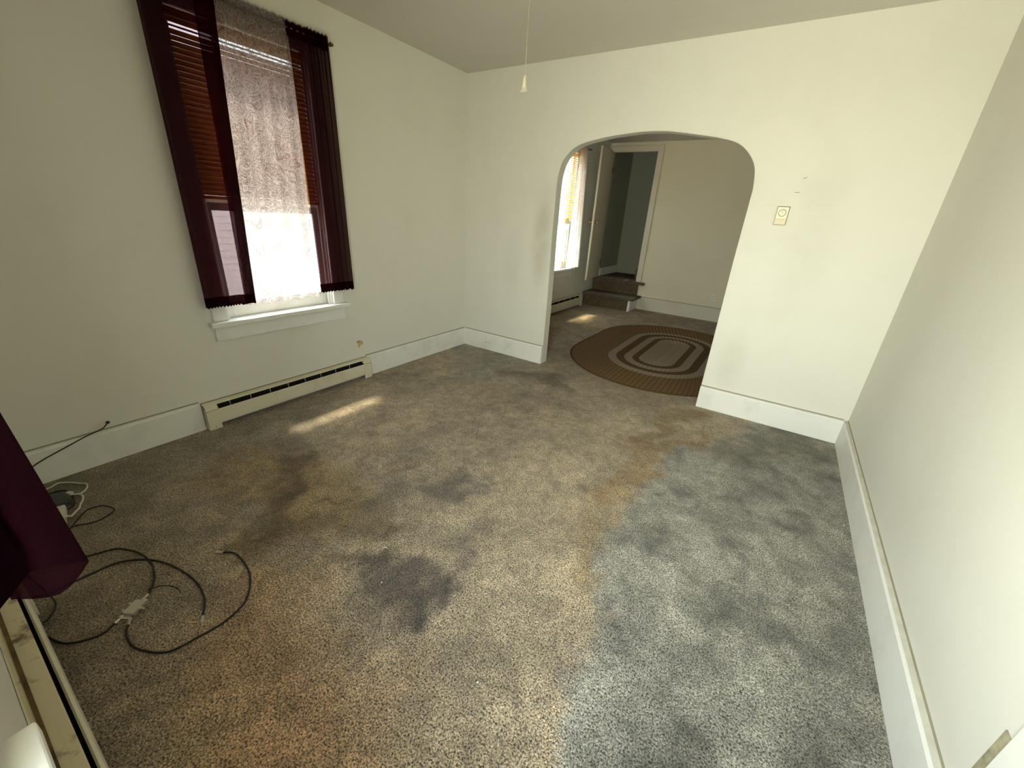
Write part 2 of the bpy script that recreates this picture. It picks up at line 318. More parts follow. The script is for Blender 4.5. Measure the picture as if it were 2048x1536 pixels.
# ------------------------------------------------------------------ floor: stained carpet
def vnoise(x, y, f, seed):
    rs = np.random.RandomState(seed); G = rs.rand(128, 128)
    xx = x * f + 31.7; yy = y * f + 57.3
    xi = np.floor(xx).astype(int); yi = np.floor(yy).astype(int); fx = xx - xi; fy = yy - yi
    fx = fx * fx * (3 - 2 * fx); fy = fy * fy * (3 - 2 * fy)
    g = lambda a, b: G[a % 128, b % 128]
    return (g(xi, yi) * (1 - fx) + g(xi + 1, yi) * fx) * (1 - fy) + (g(xi, yi + 1) * (1 - fx) + g(xi + 1, yi + 1) * fx) * fy
def fbm(x, y, f, seed, o=4):
    s = 0; a = 1; t = 0
    for i in range(o):
        s = s + a * vnoise(x, y, f * 2 ** i, seed + i); t += a; a *= 0.55
    return s / t
def floor_mesh():
    nx, ny = 240, 490
    xs = np.linspace(0, W, nx); ys = np.linspace(YF, YB, ny)
    X, Y = np.meshgrid(xs, ys, indexing='ij'); X = X.ravel(); Y = Y.ravel()
    co = np.stack([X, Y, np.zeros_like(X)], 1)
    idx = np.arange(nx * ny).reshape(nx, ny)
    q = np.stack([idx[:-1, :-1], idx[1:, :-1], idx[1:, 1:], idx[:-1, 1:]], -1).reshape(-1, 4)
    me = bpy.data.meshes.new('floor'); me.from_pydata(co.tolist(), [], q.tolist())
    # stain map (spilled drinks, worn paths, soil) with some painted shade and curtain light, multiplies the carpet colour
    wx = X + 0.16 * (fbm(X, Y, 5, 3) - 0.5) * 2 + 0.05 * (fbm(X, Y, 22, 9) - 0.5) * 2
    wy = Y + 0.16 * (fbm(X, Y, 5, 17) - 0.5) * 2 + 0.05 * (fbm(X, Y, 22, 23) - 0.5) * 2
    C = np.ones((len(X), 3))
    def seg(pts, hw, soft, px=wx, py=wy):
        d = np.full(len(X), 1e9)
        for (ax, ay), (bx, by) in zip(pts[:-1], pts[1:]):
            vx, vy = bx - ax, by - ay; l2 = vx * vx + vy * vy + 1e-9
            t = np.clip(((px - ax) * vx + (py - ay) * vy) / l2, 0, 1)
            d = np.minimum(d, np.hypot(px - ax - t * vx, py - ay - t * vy))
        u = np.clip((hw + soft - d) / (2 * soft), 0, 1); return u * u * (3 - 2 * u)
    def put(mask, col, k=1.0):
        nonlocal C
        mm = (mask * k)[:, None]; C = C * (1 - mm) + C * np.array(col)[None] * mm
    # the grey, less walked side on the right and near the corner by the arch
    bnd = [(-3.7, 2.95), (-2.88, 2.78), (-2.64, 2.686), (-2.33, 2.627), (-2.09, 2.562), (-1.76, 2.545), (-1.48, 2.609), (-1.145, 2.546), (-0.80, 2.72), (-0.5, 2.95), (0.0, 3.1), (4, 3.1)]
    bx = np.interp(wy, [b[0] for b in bnd], [b[1] for b in bnd])
    right = np.clip((wx - bx + 0.05) / 0.10, 0, 1)
    tan = 1 - right
    put(tan, (1.11, 0.95, 0.745)); put(right, (0.79, 0.81, 0.795))
    put(seg([(0.1, -0.1), (0.75, -0.2), (0.7, -0.6)], 0.28, 0.15), (0.83, 0.92, 1.06))
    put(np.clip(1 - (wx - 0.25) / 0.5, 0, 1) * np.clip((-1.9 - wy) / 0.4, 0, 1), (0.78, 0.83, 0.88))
    put(seg([(0.58, -2.74), (0.91, -2.66), (1.23, -2.63)], 0.22, 0.12), (0.86, 0.76, 0.56))
    put(seg([(0.836, -2.505), (1.012, -2.719), (1.239, -2.89), (1.312, -2.951)], 0.055, 0.06), (0.44, 0.38, 0.22))
    put(seg([(1.265, -2.786), (1.389, -2.735)], 0.06, 0.05), (0.66, 0.60, 0.48))
    put(seg([(1.603, -2.177), (1.66, -2.02)], 0.075, 0.06), (0.48, 0.49, 0.52))
    put(seg([(1.76, -2.17), (1.83, -1.93)], 0.035, 0.05), (0.54, 0.56, 0.60))
    put(seg([(1.53, -2.33), (1.75, -2.17)], 0.07, 0.07), (0.74, 0.73, 0.72))
    put(seg([(1.456, -2.619), (1.566, -2.512)], 0.08, 0.06), (0.66, 0.62, 0.52))
    put(seg([(1.283, -2.611), (1.355, -2.545)], 0.02, 0.02), (0.6, 0.55, 0.4))
    put(seg([(1.323, -2.216), (1.353, -2.127)], 0.03, 0.02), (0.7, 0.65, 0.5))
    put(seg([(1.747, -2.731), (1.89, -2.735), (2.013, -2.724), (2.078, -2.719)], 0.07, 0.05), (0.42, 0.41, 0.44))
    put(seg([(2.06, -2.71), (2.052, -2.604), (2.04, -2.477)], 0.045, 0.04), (0.54, 0.54, 0.56))
    put(seg([(1.965, -2.46), (2.046, -2.299)], 0.06, 0.05), (0.72, 0.72, 0.74))
    put(seg([(1.628, -2.82), (1.742, -2.701)], 0.05, 0.05), (0.68, 0.65, 0.58))
    put(seg([(1.981, -2.896), (1.997, -2.736)], 0.09, 0.07), (0.74, 0.73, 0.75))
    put(seg([(0.949, -0.445), (1.15, -0.32), (1.243, -0.27), (1.482, -0.466)], 0.08, 0.09), (0.42, 0.37, 0.25))
    put(seg([(1.10, -0.5), (1.35, -0.35)], 0.10, 0.08), (0.68, 0.66, 0.58))
    put(seg([(1.18, -0.943), (1.67, -0.781)], 0.20, 0.2), (0.82, 0.80, 0.74))
    put(seg([(1.2, 0.3), (2.2, -0.2), (2.4, -0.3)], 0.25, 0.25), (0.80, 0.76, 0.64))
    put(seg([(2.278, -1.68), (2.286, -1.685)], 0.035, 0.012, X + (wx - X) * .2, Y + (wy - Y) * .2), (0.70, 0.70, 0.72))
    put(seg([(2.581, -0.131), (2.464, -0.565), (2.446, -0.909), (2.578, -0.887), (2.729, -0.635)], 0.07, 0.08), (0.60, 0.48, 0.26))
    put(seg([(2.44, -1.0), (2.5, -1.35), (2.44, -1.68)], 0.10, 0.07), (0.80, 0.68, 0.48))
    put(seg([(2.42, -1.905), (2.51, -2.05), (2.55, -2.3)], 0.06, 0.08), (0.82, 0.75, 0.6))
    put(seg([(1.977, -0.778), (1.954, -1.177), (1.951, -1.524)], 0.006, 0.012, X, Y), (0.80, 0.74, 0.64))
    put(seg([(2.453, -1.913), (2.455, -1.913)], 0.006, 0.008, X, Y), (0.15, 0.12, 0.1))
    put(seg([(2.932, -0.65), (3.177, -0.42), (3.4, -0.2)], 0.16, 0.1), (0.76, 0.72, 0.62))
    put(seg([(3.15, -1.2), (3.3, -1.0)], 0.1, 0.1), (0.86, 0.88, 0.88))
    put(seg([(3.044, -1.965), (3.129, -2.047)], 0.09, 0.09), (0.72, 0.72, 0.71))
    put(seg([(2.609, -2.678), (2.762, -2.608)], 0.04, 0.05), (0.74, 0.74, 0.72))
    put(seg([(2.42, -2.82), (2.5, -2.65)], 0.09, 0.06), (0.8, 0.8, 0.78))
    put(seg([(2.508, -2.709), (2.56, -2.69)], 0.05, 0.05), (1.18, 1.2, 1.2))
    put(seg([(1.7, -3.2), (2.0, -3.3), (2.1, -3.2)], 0.22, 0.2), (1.14, 0.94, 0.82))  # red light through the front curtain, tinted into the carpet
    put(seg([(0.0, 1.0), (0.4, 2.0), (0.5, 3.0), (1.5, 3.4)], 0.5, 0.3), (0.93, 0.86, 0.68))
    put(seg([(0.05, -3.5), (0.9, -3.3), (1.1, -3.55)], 0.3, 0.25), (0.70, 0.68, 0.62))  # shade of front wall and curtain, darkened into the carpet colour
    # small drips
    rs = np.random.RandomState(5)
    for _ in range(60):
        cx = rs.uniform(0.6, 3.3); cy = rs.uniform(-3.1, -0.4); r = rs.uniform(0.006, 0.016)
        put(seg([(cx, cy), (cx + rs.uniform(-.03, .03), cy + rs.uniform(-.02, .02))], r, 0.01), (0.66, 0.62, 0.52))
    # brushed, uneven pile, stronger on the grey side
    st = (fbm(X, Y, 7, 41, 5) - 0.5); st2 = (fbm(X, Y, 2.2, 51, 3) - 0.5)
    st3 = fbm(X * 1.0, Y * 0.6, 11, 71, 4) - 0.5
    C *= (1 + (0.7 + 0.7 * right)[:, None] * st[:, None] * 1.2 + 0.45 * st2[:, None] - (0.25 + 0.9 * right)[:, None] * np.clip(st3 - 0.08, 0, 1)[:, None] * 0.9)
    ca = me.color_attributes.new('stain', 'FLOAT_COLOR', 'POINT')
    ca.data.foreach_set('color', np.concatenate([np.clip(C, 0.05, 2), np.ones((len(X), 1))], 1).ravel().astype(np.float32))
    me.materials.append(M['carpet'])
    o = bpy.data.objects.new('floor', me); COL.objects.link(o); struct(o)
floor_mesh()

# ------------------------------------------------------------------ shell
def wall_with_holes(name, plane, axis, sgn, u0, u1, z0, z1, holes, thick, paint='wall'):
    """wall face at `plane` on `axis` ('x' or 'y'); sgn = direction the body extends; holes (ua,ub,za,zb)"""
    us = sorted({u0, u1} | {h[0] for h in holes} | {h[1] for h in holes}); zs = sorted({z0, z1} | {h[2] for h in holes} | {h[3] for h in holes})
    bm = bmesh.new()
    def V(u, z, d):
        p = plane + sgn * d; return bm.verts.new((p, u, z) if axis == 'x' else (u, p, z))
    def hole(a, b, c, d): return any(h[0] - 1e-6 <= a and b <= h[1] + 1e-6 and h[2] - 1e-6 <= c and d <= h[3] + 1e-6 for h in holes)
    for i in range(len(us) - 1):
        for j in range(len(zs) - 1):
            a, b, c, d = us[i], us[i + 1], zs[j], zs[j + 1]
            if hole(a, b, c, d): continue
            for t in (0, thick): bm.faces.new([V(a, c, t), V(b, c, t), V(b, d, t), V(a, d, t)])
    for a, b, c, d in holes + [(u0, u1, z0, z1)]:
        for (p, q) in (((a, c), (b, c)), ((b, c), (b, d)), ((b, d), (a, d)), ((a, d), (a, c))):
            bm.faces.new([V(p[0], p[1], 0), V(q[0], q[1], 0), V(q[0], q[1], thick), V(p[0], p[1], thick)])
    bmesh.ops.remove_doubles(bm, verts=bm.verts[:], dist=1e-5)
    bmesh.ops.recalc_face_normals(bm, faces=bm.faces[:])
    return struct(link(name, bm, M[paint]))
WZ0, WZ1, WW = 0.68, 2.31, 0.77           # window opening
def hole(c): return (c - WW / 2, c + WW / 2, WZ0 - 0.02, WZ1)
WY1, WY3, WX2 = -2.01, 2.225, 2.66
wall_left = wall_with_holes('wall_left', 0.0, 'x', -1, YF, YB, 0, H, [hole(WY1), hole(WY3)], 0.15)
wall_with_holes('wall_front', YF, 'y', -1, -0.15, W + 0.12, 0, H, [hole(WX2)], 0.15)
wall_right = wall_with_holes('wall_right', W, 'x', 1, YF, YB + 0.1, 0, H, [], 0.12)
DX0, DX1, DZ0, DZ1 = 0.045, 0.80, 0.46, 2.47
wall_with_holes('wall_far', YB, 'y', 1, -0.15, W, 0, H, [(DX0, DX1, DZ0, DZ1)], 0.11, 'farwall')
box('ceiling', M['ceiling'], None, -0.15, W + 0.12, YF - 0.15, YB + 0.11, H, H + 0.1)['kind'] = 'structure'

def arch_wall():
    arch = [(1.048, 0.0), (1.048, 0.6), (1.036, 1.25), (1.034, 1.56), (1.036, 1.68)]
    c = spline([(1.036, 1.68, 0), (1.045, 1.775, 0), (1.085, 1.885, 0), (1.20, 1.982, 0), (1.42, 2.033, 0), (1.66, 2.058, 0), (1.80, 2.063, 0), (1.957, 2.055, 0), (2.18, 2.022, 0), (2.303, 2.000, 0), (2.427, 1.963, 0), (2.514, 1.893, 0), (2.567, 1.805, 0), (2.588, 1.68, 0)], 5)
    arch += [(p.x, p.y) for p in c[1:]]
    arch += [(2.583, 1.2), (2.585, 0.6), (2.585, 0.0)]
    outer = [(W, 0), (W, H), (0, H), (0, 0)]
    # front and back as quad strips between the arch outline and the rectangle
    bm = bmesh.new(); th = 0.105
    def ring(y): return [bm.verts.new((x, y, z)) for x, z in arch]
    def pj(x, z):   # matching point on rectangle
        if z < 1.7 and x < 1.5: return (0, z)
        if z < 1.7: return (W, z)
        return (x, H)
    A = ring(0.0); B = ring(th)
    for R_, y in ((A, 0.0), (B, th)):
        tgt = [bm.verts.new((pj(x, z)[0], y, pj(x, z)[1])) for x, z in arch]
        corner = {}
        for i in range(len(arch) - 1):
            p, q = pj(*arch[i]), pj(*arch[i + 1])
            if p[0] != q[0] and p[1] != q[1] and (p[0] in (0, W) or q[0] in (0, W)) and not (p[1] == H and q[1] == H):
                cx = 0 if arch[i][0] < 1.8 else W
                k = bm.verts.new((cx, y, H)); bm.faces.new([R_[i], tgt[i], k, tgt[i + 1], R_[i + 1]])
            else:
                bm.faces.new([R_[i], tgt[i], tgt[i + 1], R_[i + 1]])
    for i in range(len(arch) - 1): bm.faces.new([A[i], A[i + 1], B[i + 1], B[i]])
    bmesh.ops.remove_doubles(bm, verts=bm.verts[:], dist=1e-5)
    es = [e for e in bm.edges if len(e.link_faces) == 2 and abs(e.link_faces[0].normal.dot(e.link_faces[1].normal)) < 0.5 and abs(e.verts[0].co.y - e.verts[1].co.y) < 1e-6]
    bmesh.ops.recalc_face_normals(bm, faces=bm.faces[:])
    bmesh.ops.bevel(bm, geom=es, offset=0.004, segments=3, affect='EDGES')
    m = M['wall'].copy(); m.name = 'wall_paint_smeared'; nt = m.node_tree; b = nt.nodes['Principled BSDF']
    src = b.inputs['Base Color'].links[0].from_socket; geo = N(nt, 'ShaderNodeNewGeometry')
    nz = N(nt, 'ShaderNodeTexNoise'); nz.inputs['Scale'].default_value = 6; nz.inputs['Detail'].default_value = 5; L(nt, geo.outputs['Position'], nz.inputs['Vector'])
    for (cx, cz, rx, rz, k) in ((0.93, 1.22, 0.10, 0.42, 0.75), (0.60, 0.95, 0.10, 0.30, 0.25), (2.75, 0.42, 0.10, 0.22, 0.35), (3.02, 1.35, 0.16, 0.5, 0.22)):  # smudges near the arch, then one faint darker upright patch
        v = N(nt, 'ShaderNodeVectorMath', operation='SUBTRACT'); L(nt, geo.outputs['Position'], v.inputs[0]); v.inputs[1].default_value = (cx, 0, cz)
        v2 = N(nt, 'ShaderNodeVectorMath', operation='MULTIPLY'); L(nt, v.outputs[0], v2.inputs[0]); v2.inputs[1].default_value = (1 / rx, 0.5, 1 / rz)
        ln = N(nt, 'ShaderNodeVectorMath', operation='LENGTH'); L(nt, v2.outputs[0], ln.inputs[0])
        mr = N(nt, 'ShaderNodeMapRange', interpolation_type='SMOOTHSTEP'); mr.inputs['From Min'].default_value = 1.5; mr.inputs['From Max'].default_value = 0.2
        L(nt, ln.outputs['Value'], mr.inputs['Value'])
        mu = N(nt, 'ShaderNodeMath', operation='MULTIPLY'); L(nt, mr.outputs[0], mu.inputs[0]); L(nt, nz.outputs[0], mu.inputs[1])
        mk = N(nt, 'ShaderNodeMath', operation='MULTIPLY'); L(nt, mu.outputs[0], mk.inputs[0]); mk.inputs[1].default_value = k
        mx = N(nt, 'ShaderNodeMix', data_type='RGBA'); L(nt, mk.outputs[0], mx.inputs[0]); L(nt, src, mx.inputs[6]); mx.inputs[7].default_value = (0.40, 0.38, 0.28, 1); src = mx.outputs[2]
    L(nt, src, b.inputs['Base Color'])
    o = struct(link('wall_back', bm, m))
    for pts in (((2.835, 1.664), (2.850, 1.668), (2.872, 1.667), (2.872, 1.664), (2.85, 1.664)), ((2.865, 1.750), (2.885, 1.757), (2.889, 1.755), (2.87, 1.747))):
        bm = bmesh.new(); A = [bm.verts.new((x, -0.0002, z)) for x, z in pts]; B = [bm.verts.new((x, -0.0010, z)) for x, z in pts]
        for i in range(len(pts)): bm.faces.new((A[i], A[(i + 1) % len(pts)], B[(i + 1) % len(pts)], B[i]))
        bm.faces.new(A); bm.faces.new(B[::-1]); bmesh.ops.recalc_face_normals(bm, faces=bm.faces[:]); link('scuff_mark', bm, M['seam'], o)
    return o
arch_wall()

# baseboards with a chamfered top and a grimy joint above
def baseboard(name, axis, plane, sgn, a0, a1, t=0.0267, h=HB, m='trim'):
    bm = bmesh.new()
    prof = [(plane, 0), (plane + sgn * t, 0), (plane + sgn * t, h - 0.012), (plane + sgn * (t - 0.006), h - 0.002), (plane + sgn * 0.002, h)]
    prism(bm, prof, a0, a1, axis)
    o = struct(link(name, bm, M[m]))
    bm = bmesh.new(); prism(bm, [(plane + sgn * 0.0002, h - 0.001), (plane + sgn * 0.0045, h - 0.001), (plane + sgn * 0.001, h + 0.007), (plane + sgn * 0.0002, h + 0.007)], a0, a1, axis)
    link('paint_joint', bm, M['seam'], o)
    return o
baseboard('baseboard_left', 'y', 0, 1, YF, -2.66)
baseboard('baseboard_left', 'y', 0, 1, -1.375, 0.0)
baseboard('baseboard_left', 'y', 0, 1, 0.105, 1.30)
baseboard('baseboard_back', 'x', 0, -1, 0.0267, 1.048)
baseboard('baseboard_back', 'x', 0, -1, 2.585, W - 0.0267)
br = baseboard('baseboard_right', 'y', W, -1, YF, -0.0)
bm = bmesh.new(); prism(bm, [(W - 0.0005, HB + 0.0003), (W - 0.0205, HB - 0.0016), (W - 0.0205, HB - 0.001), (W - 0.0005, HB + 0.0012)], YF, 0.0, 'y'); tag(link('dusty_ledge', bm, M['dust'], br), 'dusty grey top ledge')
baseboard('baseboard_front', 'x', YF, 1, 0.03, 0.93)
baseboard('baseboard_far', 'x', YB, -1, 0.885, W, 0.0267, 0.215, 'door')
baseboard('baseboard_right', 'y', W, -1, 0.105, YB)
# the white casing past the bare strip on the right wall, and the bare strip itself
struct(box('trim_1', M['trim'], None, W - 0.018, W - 0.0002, -2.64, -2.519, 0.185, 2.15, 0.003))
tag(box('bare_strip', M['olive'], wall_right, W - 0.0035, W - 0.0002, -2.518, -2.474, 0.186, 0.447), 'bare dirty tan strip')

# ------------------------------------------------------------------ windows (local frame: X along wall, Y into the room, Z up)
def frame_box(bm, x0, x1, z0, z1, w, y0, y1, bot=None):
    bot = bot or w
    bbox(bm, x0, x0 + w, y0, y1, z0, z1, 0.002, 1); bbox(bm, x1 - w, x1, y0, y1, z0, z1, 0.002, 1)
    bbox(bm, x0 + w, x1 - w, y0, y1, z1 - w, z1, 0.002, 1); bbox(bm, x0 + w, x1 - w, y0, y1, z0, z0 + bot, 0.002, 1)
def make_window(name, loc, rz):
    t = thing(name, loc=loc, rz=rz, kind='structure')
    h = WW / 2
    bm = bmesh.new()
    bbox(bm, -h - 0.08, -h + 0.004, 0.0, 0.02, WZ0 + 0.006, WZ1 + 0.08, 0.003); bbox(bm, h - 0.004, h + 0.08, 0.0, 0.02, WZ0 + 0.006, WZ1 + 0.08, 0.003)
    bbox(bm, -h + 0.004, h - 0.004, 0.0, 0.02, WZ1 - 0.004, WZ1 + 0.08, 0.003)
    link('casing', bm, M['trim'], t)
    bm = bmesh.new()
    bbox(bm, -h - 0.11, h + 0.11, -0.002, 0.062, 0.655, 0.685, 0.006, 3); bbox(bm, -h + 0.001, h - 0.001, -0.148, 0.0, 0.655, 0.685)
    link('sill', bm, M['trim'], t)
    box('apron', M['trim'], t, -h - 0.085, h + 0.085, 0.0, 0.020, 0.56, 0.654, 0.002)
    bm = bmesh.new()       # jambs and stops
    for s in (-1, 1):
        bbox(bm, s * h - (0.012 if s > 0 else 0), s * h + (0.012 if s < 0 else 0), -0.149, -0.001, 0.686, WZ1 - 0.012)
        a, b = sorted((s * (h - 0.012), s * (h - 0.030))); bbox(bm, a, b, -0.030, -0.015, 0.686, WZ1 - 0.012, 0.002, 1)
    bbox(bm, -h, h, -0.149, -0.001, WZ1 - 0.012, WZ1 - 0.0002)
    link('jamb', bm, M['trim'], t)
    bm = bmesh.new(); frame_box(bm, -h + 0.013, h - 0.013, 0.687, 1.385, 0.048, -0.072, -0.040, 0.095)
    s = link('lower_sash', bm, M['trim'], t)
    box('pane', M['glass'], s, -h + 0.058, h - 0.058, -0.058, -0.055, 0.778, 1.340)
    bm = bmesh.new(); frame_box(bm, -h + 0.013, h - 0.013, 1.355, WZ1 - 0.013, 0.048, -0.112, -0.080)
    s = link('upper_sash', bm, M['trim'], t)
    box('pane', M['glass'], s, -h + 0.058, h - 0.058, -0.098, -0.095, 1.400, WZ1 - 0.058)
    return t
R_LEFT = -math.pi / 2      # local Y -> world +x, local X -> world -y
make_window('window_1', (0, WY1, 0), R_LEFT)
make_window('window_2', (WX2, YF, 0), 0.0)
make_window('window_3', (0, WY3, 0), R_LEFT)

def make_blind(loc, rz, label, tilt, cords, bm_=None):
    bm_ = bm_ or M['blind']
    t = thing('window_blind', label, 'blind', loc, rz, None)
    h = 0.366
    box('headrail', bm_, t, -h, h, -0.036, -0.004, 2.255, 2.285, 0.003)
    bm = bmesh.new(); n = 31; z = 2.238; pitch = (2.238 - 1.435) / n
    for i in range(n + 1):
        zc = z - i * pitch; w = 0.0155; a = tilt + random.uniform(-0.04, 0.04)
        if i == 1: a -= 0.5
        dy, dz = w * math.cos(a), w * math.sin(a)
        pts = []
        for k in range(5):
            s = -1 + 2 * k / 4; bow = 0.0018 * (1 - s * s)
            pts.append((-0.021 + s * dy + bow * math.sin(a), zc - s * dz + bow * math.cos(a)))
        P = [[bm.verts.new((x, y, zz)) for y, zz in pts] for x in (-h, h)]
        Q = [[bm.verts.new((x, y - 0.0012 * math.sin(a), zz - 0.0012)) for y, zz in pts] for x in (-h, h)]
        for k in range(4):
            bm.faces.new((P[0][k], P[1][k], P[1][k + 1], P[0][k + 1])); bm.faces.new((Q[0][k + 1], Q[1][k + 1], Q[1][k], Q[0][k]))
        for q in (0, 1): bm.faces.new([P[q][k] for k in range(5)] + [Q[q][k] for k in range(4, -1, -1)])
        bm.faces.new((P[0][0], Q[0][0], Q[1][0], P[1][0])); bm.faces.new((P[0][4], P[1][4], Q[1][4], Q[0][4]))
    link('slats', bm, bm_, t)
    box('bottom_rail', bm_, t, -h, h, -0.034, -0.008, 1.400, 1.418, 0.003)
    bm = bmesh.new()
    for x in (-0.22, 0.0, 0.22):
        tube(bm, [Vector((x, -0.004, 2.26)), Vector((x, -0.003, 1.8)), Vector((x, -0.004, 1.41))], 0.0013, 5)
    link('ladder_cord', bm, M['whitecord'], t)
    if cords:
        bm = bmesh.new()
        for k in range(5):
            x = -0.20 + 0.022 * k + random.uniform(-.006, .006)
            tube(bm, spline([(x, 0.0, 1.41), (x + random.uniform(-.02, .03), 0.006, 1.2), (x + random.uniform(-.03, .03), 0.008, 0.95), (x + random.uniform(-.03, .03), 0.006, 0.72)], 6), 0.0045, 6)
        link('pull_cords', bm, M['tan'], t)
    return t
make_blind((0, WY1, 0), R_LEFT, 'brown wooden slat blind behind the lace curtain over the radiator', 1.05, False)
make_blind((WX2, YF, 0), 0.0, 'brown wooden slat blind on the front window beside the camera', 0.98, False)
make_blind((0, WY3, 0), R_LEFT, 'sunlit yellow brown slat blind seen through the arch', 0.50, True, M['blind_sunlit'])

# ------------------------------------------------------------------ curtains
def curtain_sheet(name, m, parent, plan_top, plan_bot, ztop, zbot, uvs=(0, 1), nz=44, mid=None, hem=None, ruffle=0.0, ragged=0.0, nseg=10):
    """cloth hanging between a path on the rod and a path at the hem (paths are lists of (x, y) in the parent's frame)"""
    a = spline([(p[0], p[1], 0) for p in plan_top], nseg); b = spline([(p[0], p[1], 0) for p in plan_bot], nseg)
    n = len(a); bm = bmesh.new(); uvl = bm.loops.layers.uv.new('UVMap')
    grid = []; UV = {}
    ulen = [0.0]
    for i in range(1, n): ulen.append(ulen[-1] + (b[i] - b[i - 1]).length)
    for j in range(nz + 1):
        t = j / nz; row = []
        for i in range(n):
            s = t ** 0.8
            p = a[i].lerp(b[i], s)
            z = ztop + (zbot - ztop) * t
            if j == 0 and ruffle: z += ruffle * math.sin(i * 1.9) * 0.6 + ruffle * random.uniform(-.3, .5)
            if j == nz and ragged: z += ragged * math.sin(i * 0.35)
            v = bm.verts.new((p.x, p.y, z)); UV[v] = (ulen[i], z); row.append(v)
        grid.append(row)
    for j in range(nz):
        for i in range(n - 1):
            f = bm.faces.new((grid[j][i], grid[j][i + 1], grid[j + 1][i + 1], grid[j + 1][i])); f.smooth = True
            for l in f.loops: l[uvl].uv = UV[l.vert]
    bmesh.ops.recalc_face_normals(bm, faces=bm.faces[:])
    return link(name, bm, m, parent)
def wavy(x0, x1, y, amp, waves, n=None, phase=0.0, fold=()):
    """gathered path from x0 to x1 around depth y; `fold` = spans (xa, xb) where the cloth doubles back"""
    n = n or int(waves * 6) + 1; out = []
    for i in range(n):
        t = i / (n - 1); out.append((x0 + (x1 - x0) * t, y + amp * math.sin(2 * math.pi * waves * t + phase)))
    return out
def curtain_panel(label, mat_body, loc, rz, top, bot, ztop, zbot, hemh=0.0, hem_mat=None, cat='curtain', name='curtain', header=True, nseg=10, ragged=0.004):
    t = thing(name, label, cat, loc, rz)
    curtain_sheet('panel', mat_body, t, top, bot, ztop, zbot, ruffle=0.012 if header else 0.0, ragged=ragged, nseg=nseg)
    if hemh:   # the turned hem: a second layer just behind
        k = (zbot + hemh - zbot) / (ztop - zbot)
        up = [(b[0] + (a[0] - b[0]) * k * 0.8, b[1] + (a[1] - b[1]) * k * 0.8 - 0.0015) for a, b in zip(top, bot)]
        curtain_sheet('hem', hem_mat, t, up, [(b[0], b[1] - 0.0015) for b in bot], zbot + hemh, zbot, nz=6, ragged=ragged, nseg=nseg)
    if header: # the rod pocket, a second layer behind the rod
        curtain_sheet('rod_pocket', hem_mat or mat_body, t, [(a[0], a[1] - 0.014) for a in top], [(a[0], a[1] - 0.012) for a in top], ztop, ztop - 0.075, nz=4, ruffle=0.008, nseg=nseg)
    return t
# local X for the left-wall windows points to -y:  X = WY - y
def lx(y): return WY1 - y
RY = 0.075
# left maroon panel: thin single layer by the wall end, double folds by the lace
top = wavy(lx(-2.505), lx(-2.30), RY, 0.010, 7) + [(lx(-2.27), RY + .012), (lx(-2.22), RY + .018), (lx(-2.175), RY + .014), (lx(-2.165), RY + .006), (lx(-2.22), RY + .003), (lx(-2.26), RY - .004)]
bot = wavy(lx(-2.520), lx(-2.315), RY, 0.006, 2.0, n=len(wavy(lx(-2.505), lx(-2.30), RY, 0.010, 7))) + [(lx(-2.300), RY + .010), (lx(-2.265), RY + .016), (lx(-2.243), RY + .014), (lx(-2.238), RY + .006), (lx(-2.262), RY + .000), (lx(-2.295), RY - .006)]
curtain_panel('maroon voile curtain panel on the left side of the window above the radiator', M['maroon'], (0, WY1, 0), R_LEFT, top, bot, 2.405, 0.787, 0.062, M['maroon_hem'], nseg=5)
# lace in the middle
top = wavy(lx(-2.185), lx(-1.755), RY - .016, 0.006, 9)
bot = wavy(lx(-2.290), lx(-1.768), RY - .016, 0.020, 4.5, n=len(top), phase=0.6)
curtain_panel('grey paisley lace curtain hanging between the two maroon panels', M['lace'], (0, WY1, 0), R_LEFT, top, bot, 2.415, 0.775, nseg=6, ragged=0.007)
# right maroon panel
a = wavy(lx(-1.775), lx(-1.66), RY, 0.006, 3); top = a + wavy(lx(-1.655), lx(-1.505), RY + .004, 0.015, 6)[1:]
b = wavy(lx(-1.765), lx(-1.64), RY, 0.003, 1, n=len(a)); bot = b + [(p[0], p[1]) for p in wavy(lx(-1.635), lx(-1.485), RY + .004, 0.017, 3.5, n=len(top) - len(a) + 1)][1:]
curtain_panel('maroon voile curtain panel on the right side of the window above the radiator', M['maroon'], (0, WY1, 0), R_LEFT, top, bot, 2.405, 0.797, 0.062, M['maroon_hem'], nseg=5)

def curtain_rod(label, loc, rz, x0, x1, z=2.372, depth=RY):
    t = thing('curtain_rod', label, 'curtain rod', loc, rz)
    bm = bmesh.new(); tube(bm, [Vector((x0, depth - 0.007, z)), Vector(((x0 + x1) / 2, depth - 0.007, z)), Vector((x1, depth - 0.007, z))], 0.0045, 10)
    link('rod', bm, M['darkbrass'], t)
    for x in (x0, x1):
        s = 1 if x > (x0 + x1) / 2 else -1
        bm = bmesh.new()
        mt = Matrix.Translation((x + s * 0.010, depth - 0.004, z)) @ Matrix.Rotation(math.radians(90), 4, 'Y')
        lathe(bm, [(0.006, -0.012), (0.009, -0.008), (0.0065, -0.004), (0.012, 0.001), (0.014, 0.006), (0.012, 0.011), (0.006, 0.013)], mt, 18)
        link('finial', bm, M['darkbrass'], t, True)
        bm = bmesh.new(); bbox(bm, x - s * 0.012 - 0.006, x - s * 0.012 + 0.006, 0.0005, 0.004, z - 0.03, z + 0.03, 0.001, 1)
        bbox(bm, x - s * 0.012 - 0.004, x - s * 0.012 + 0.004, 0.004, depth - 0.004, z - 0.014, z - 0.008)
        link('bracket', bm, M['darkbrass'], t)
    return t
curtain_rod('thin dark brass curtain rod holding the maroon and lace curtains', (0, WY1, 0), R_LEFT, lx(-2.53), lx(-1.488))
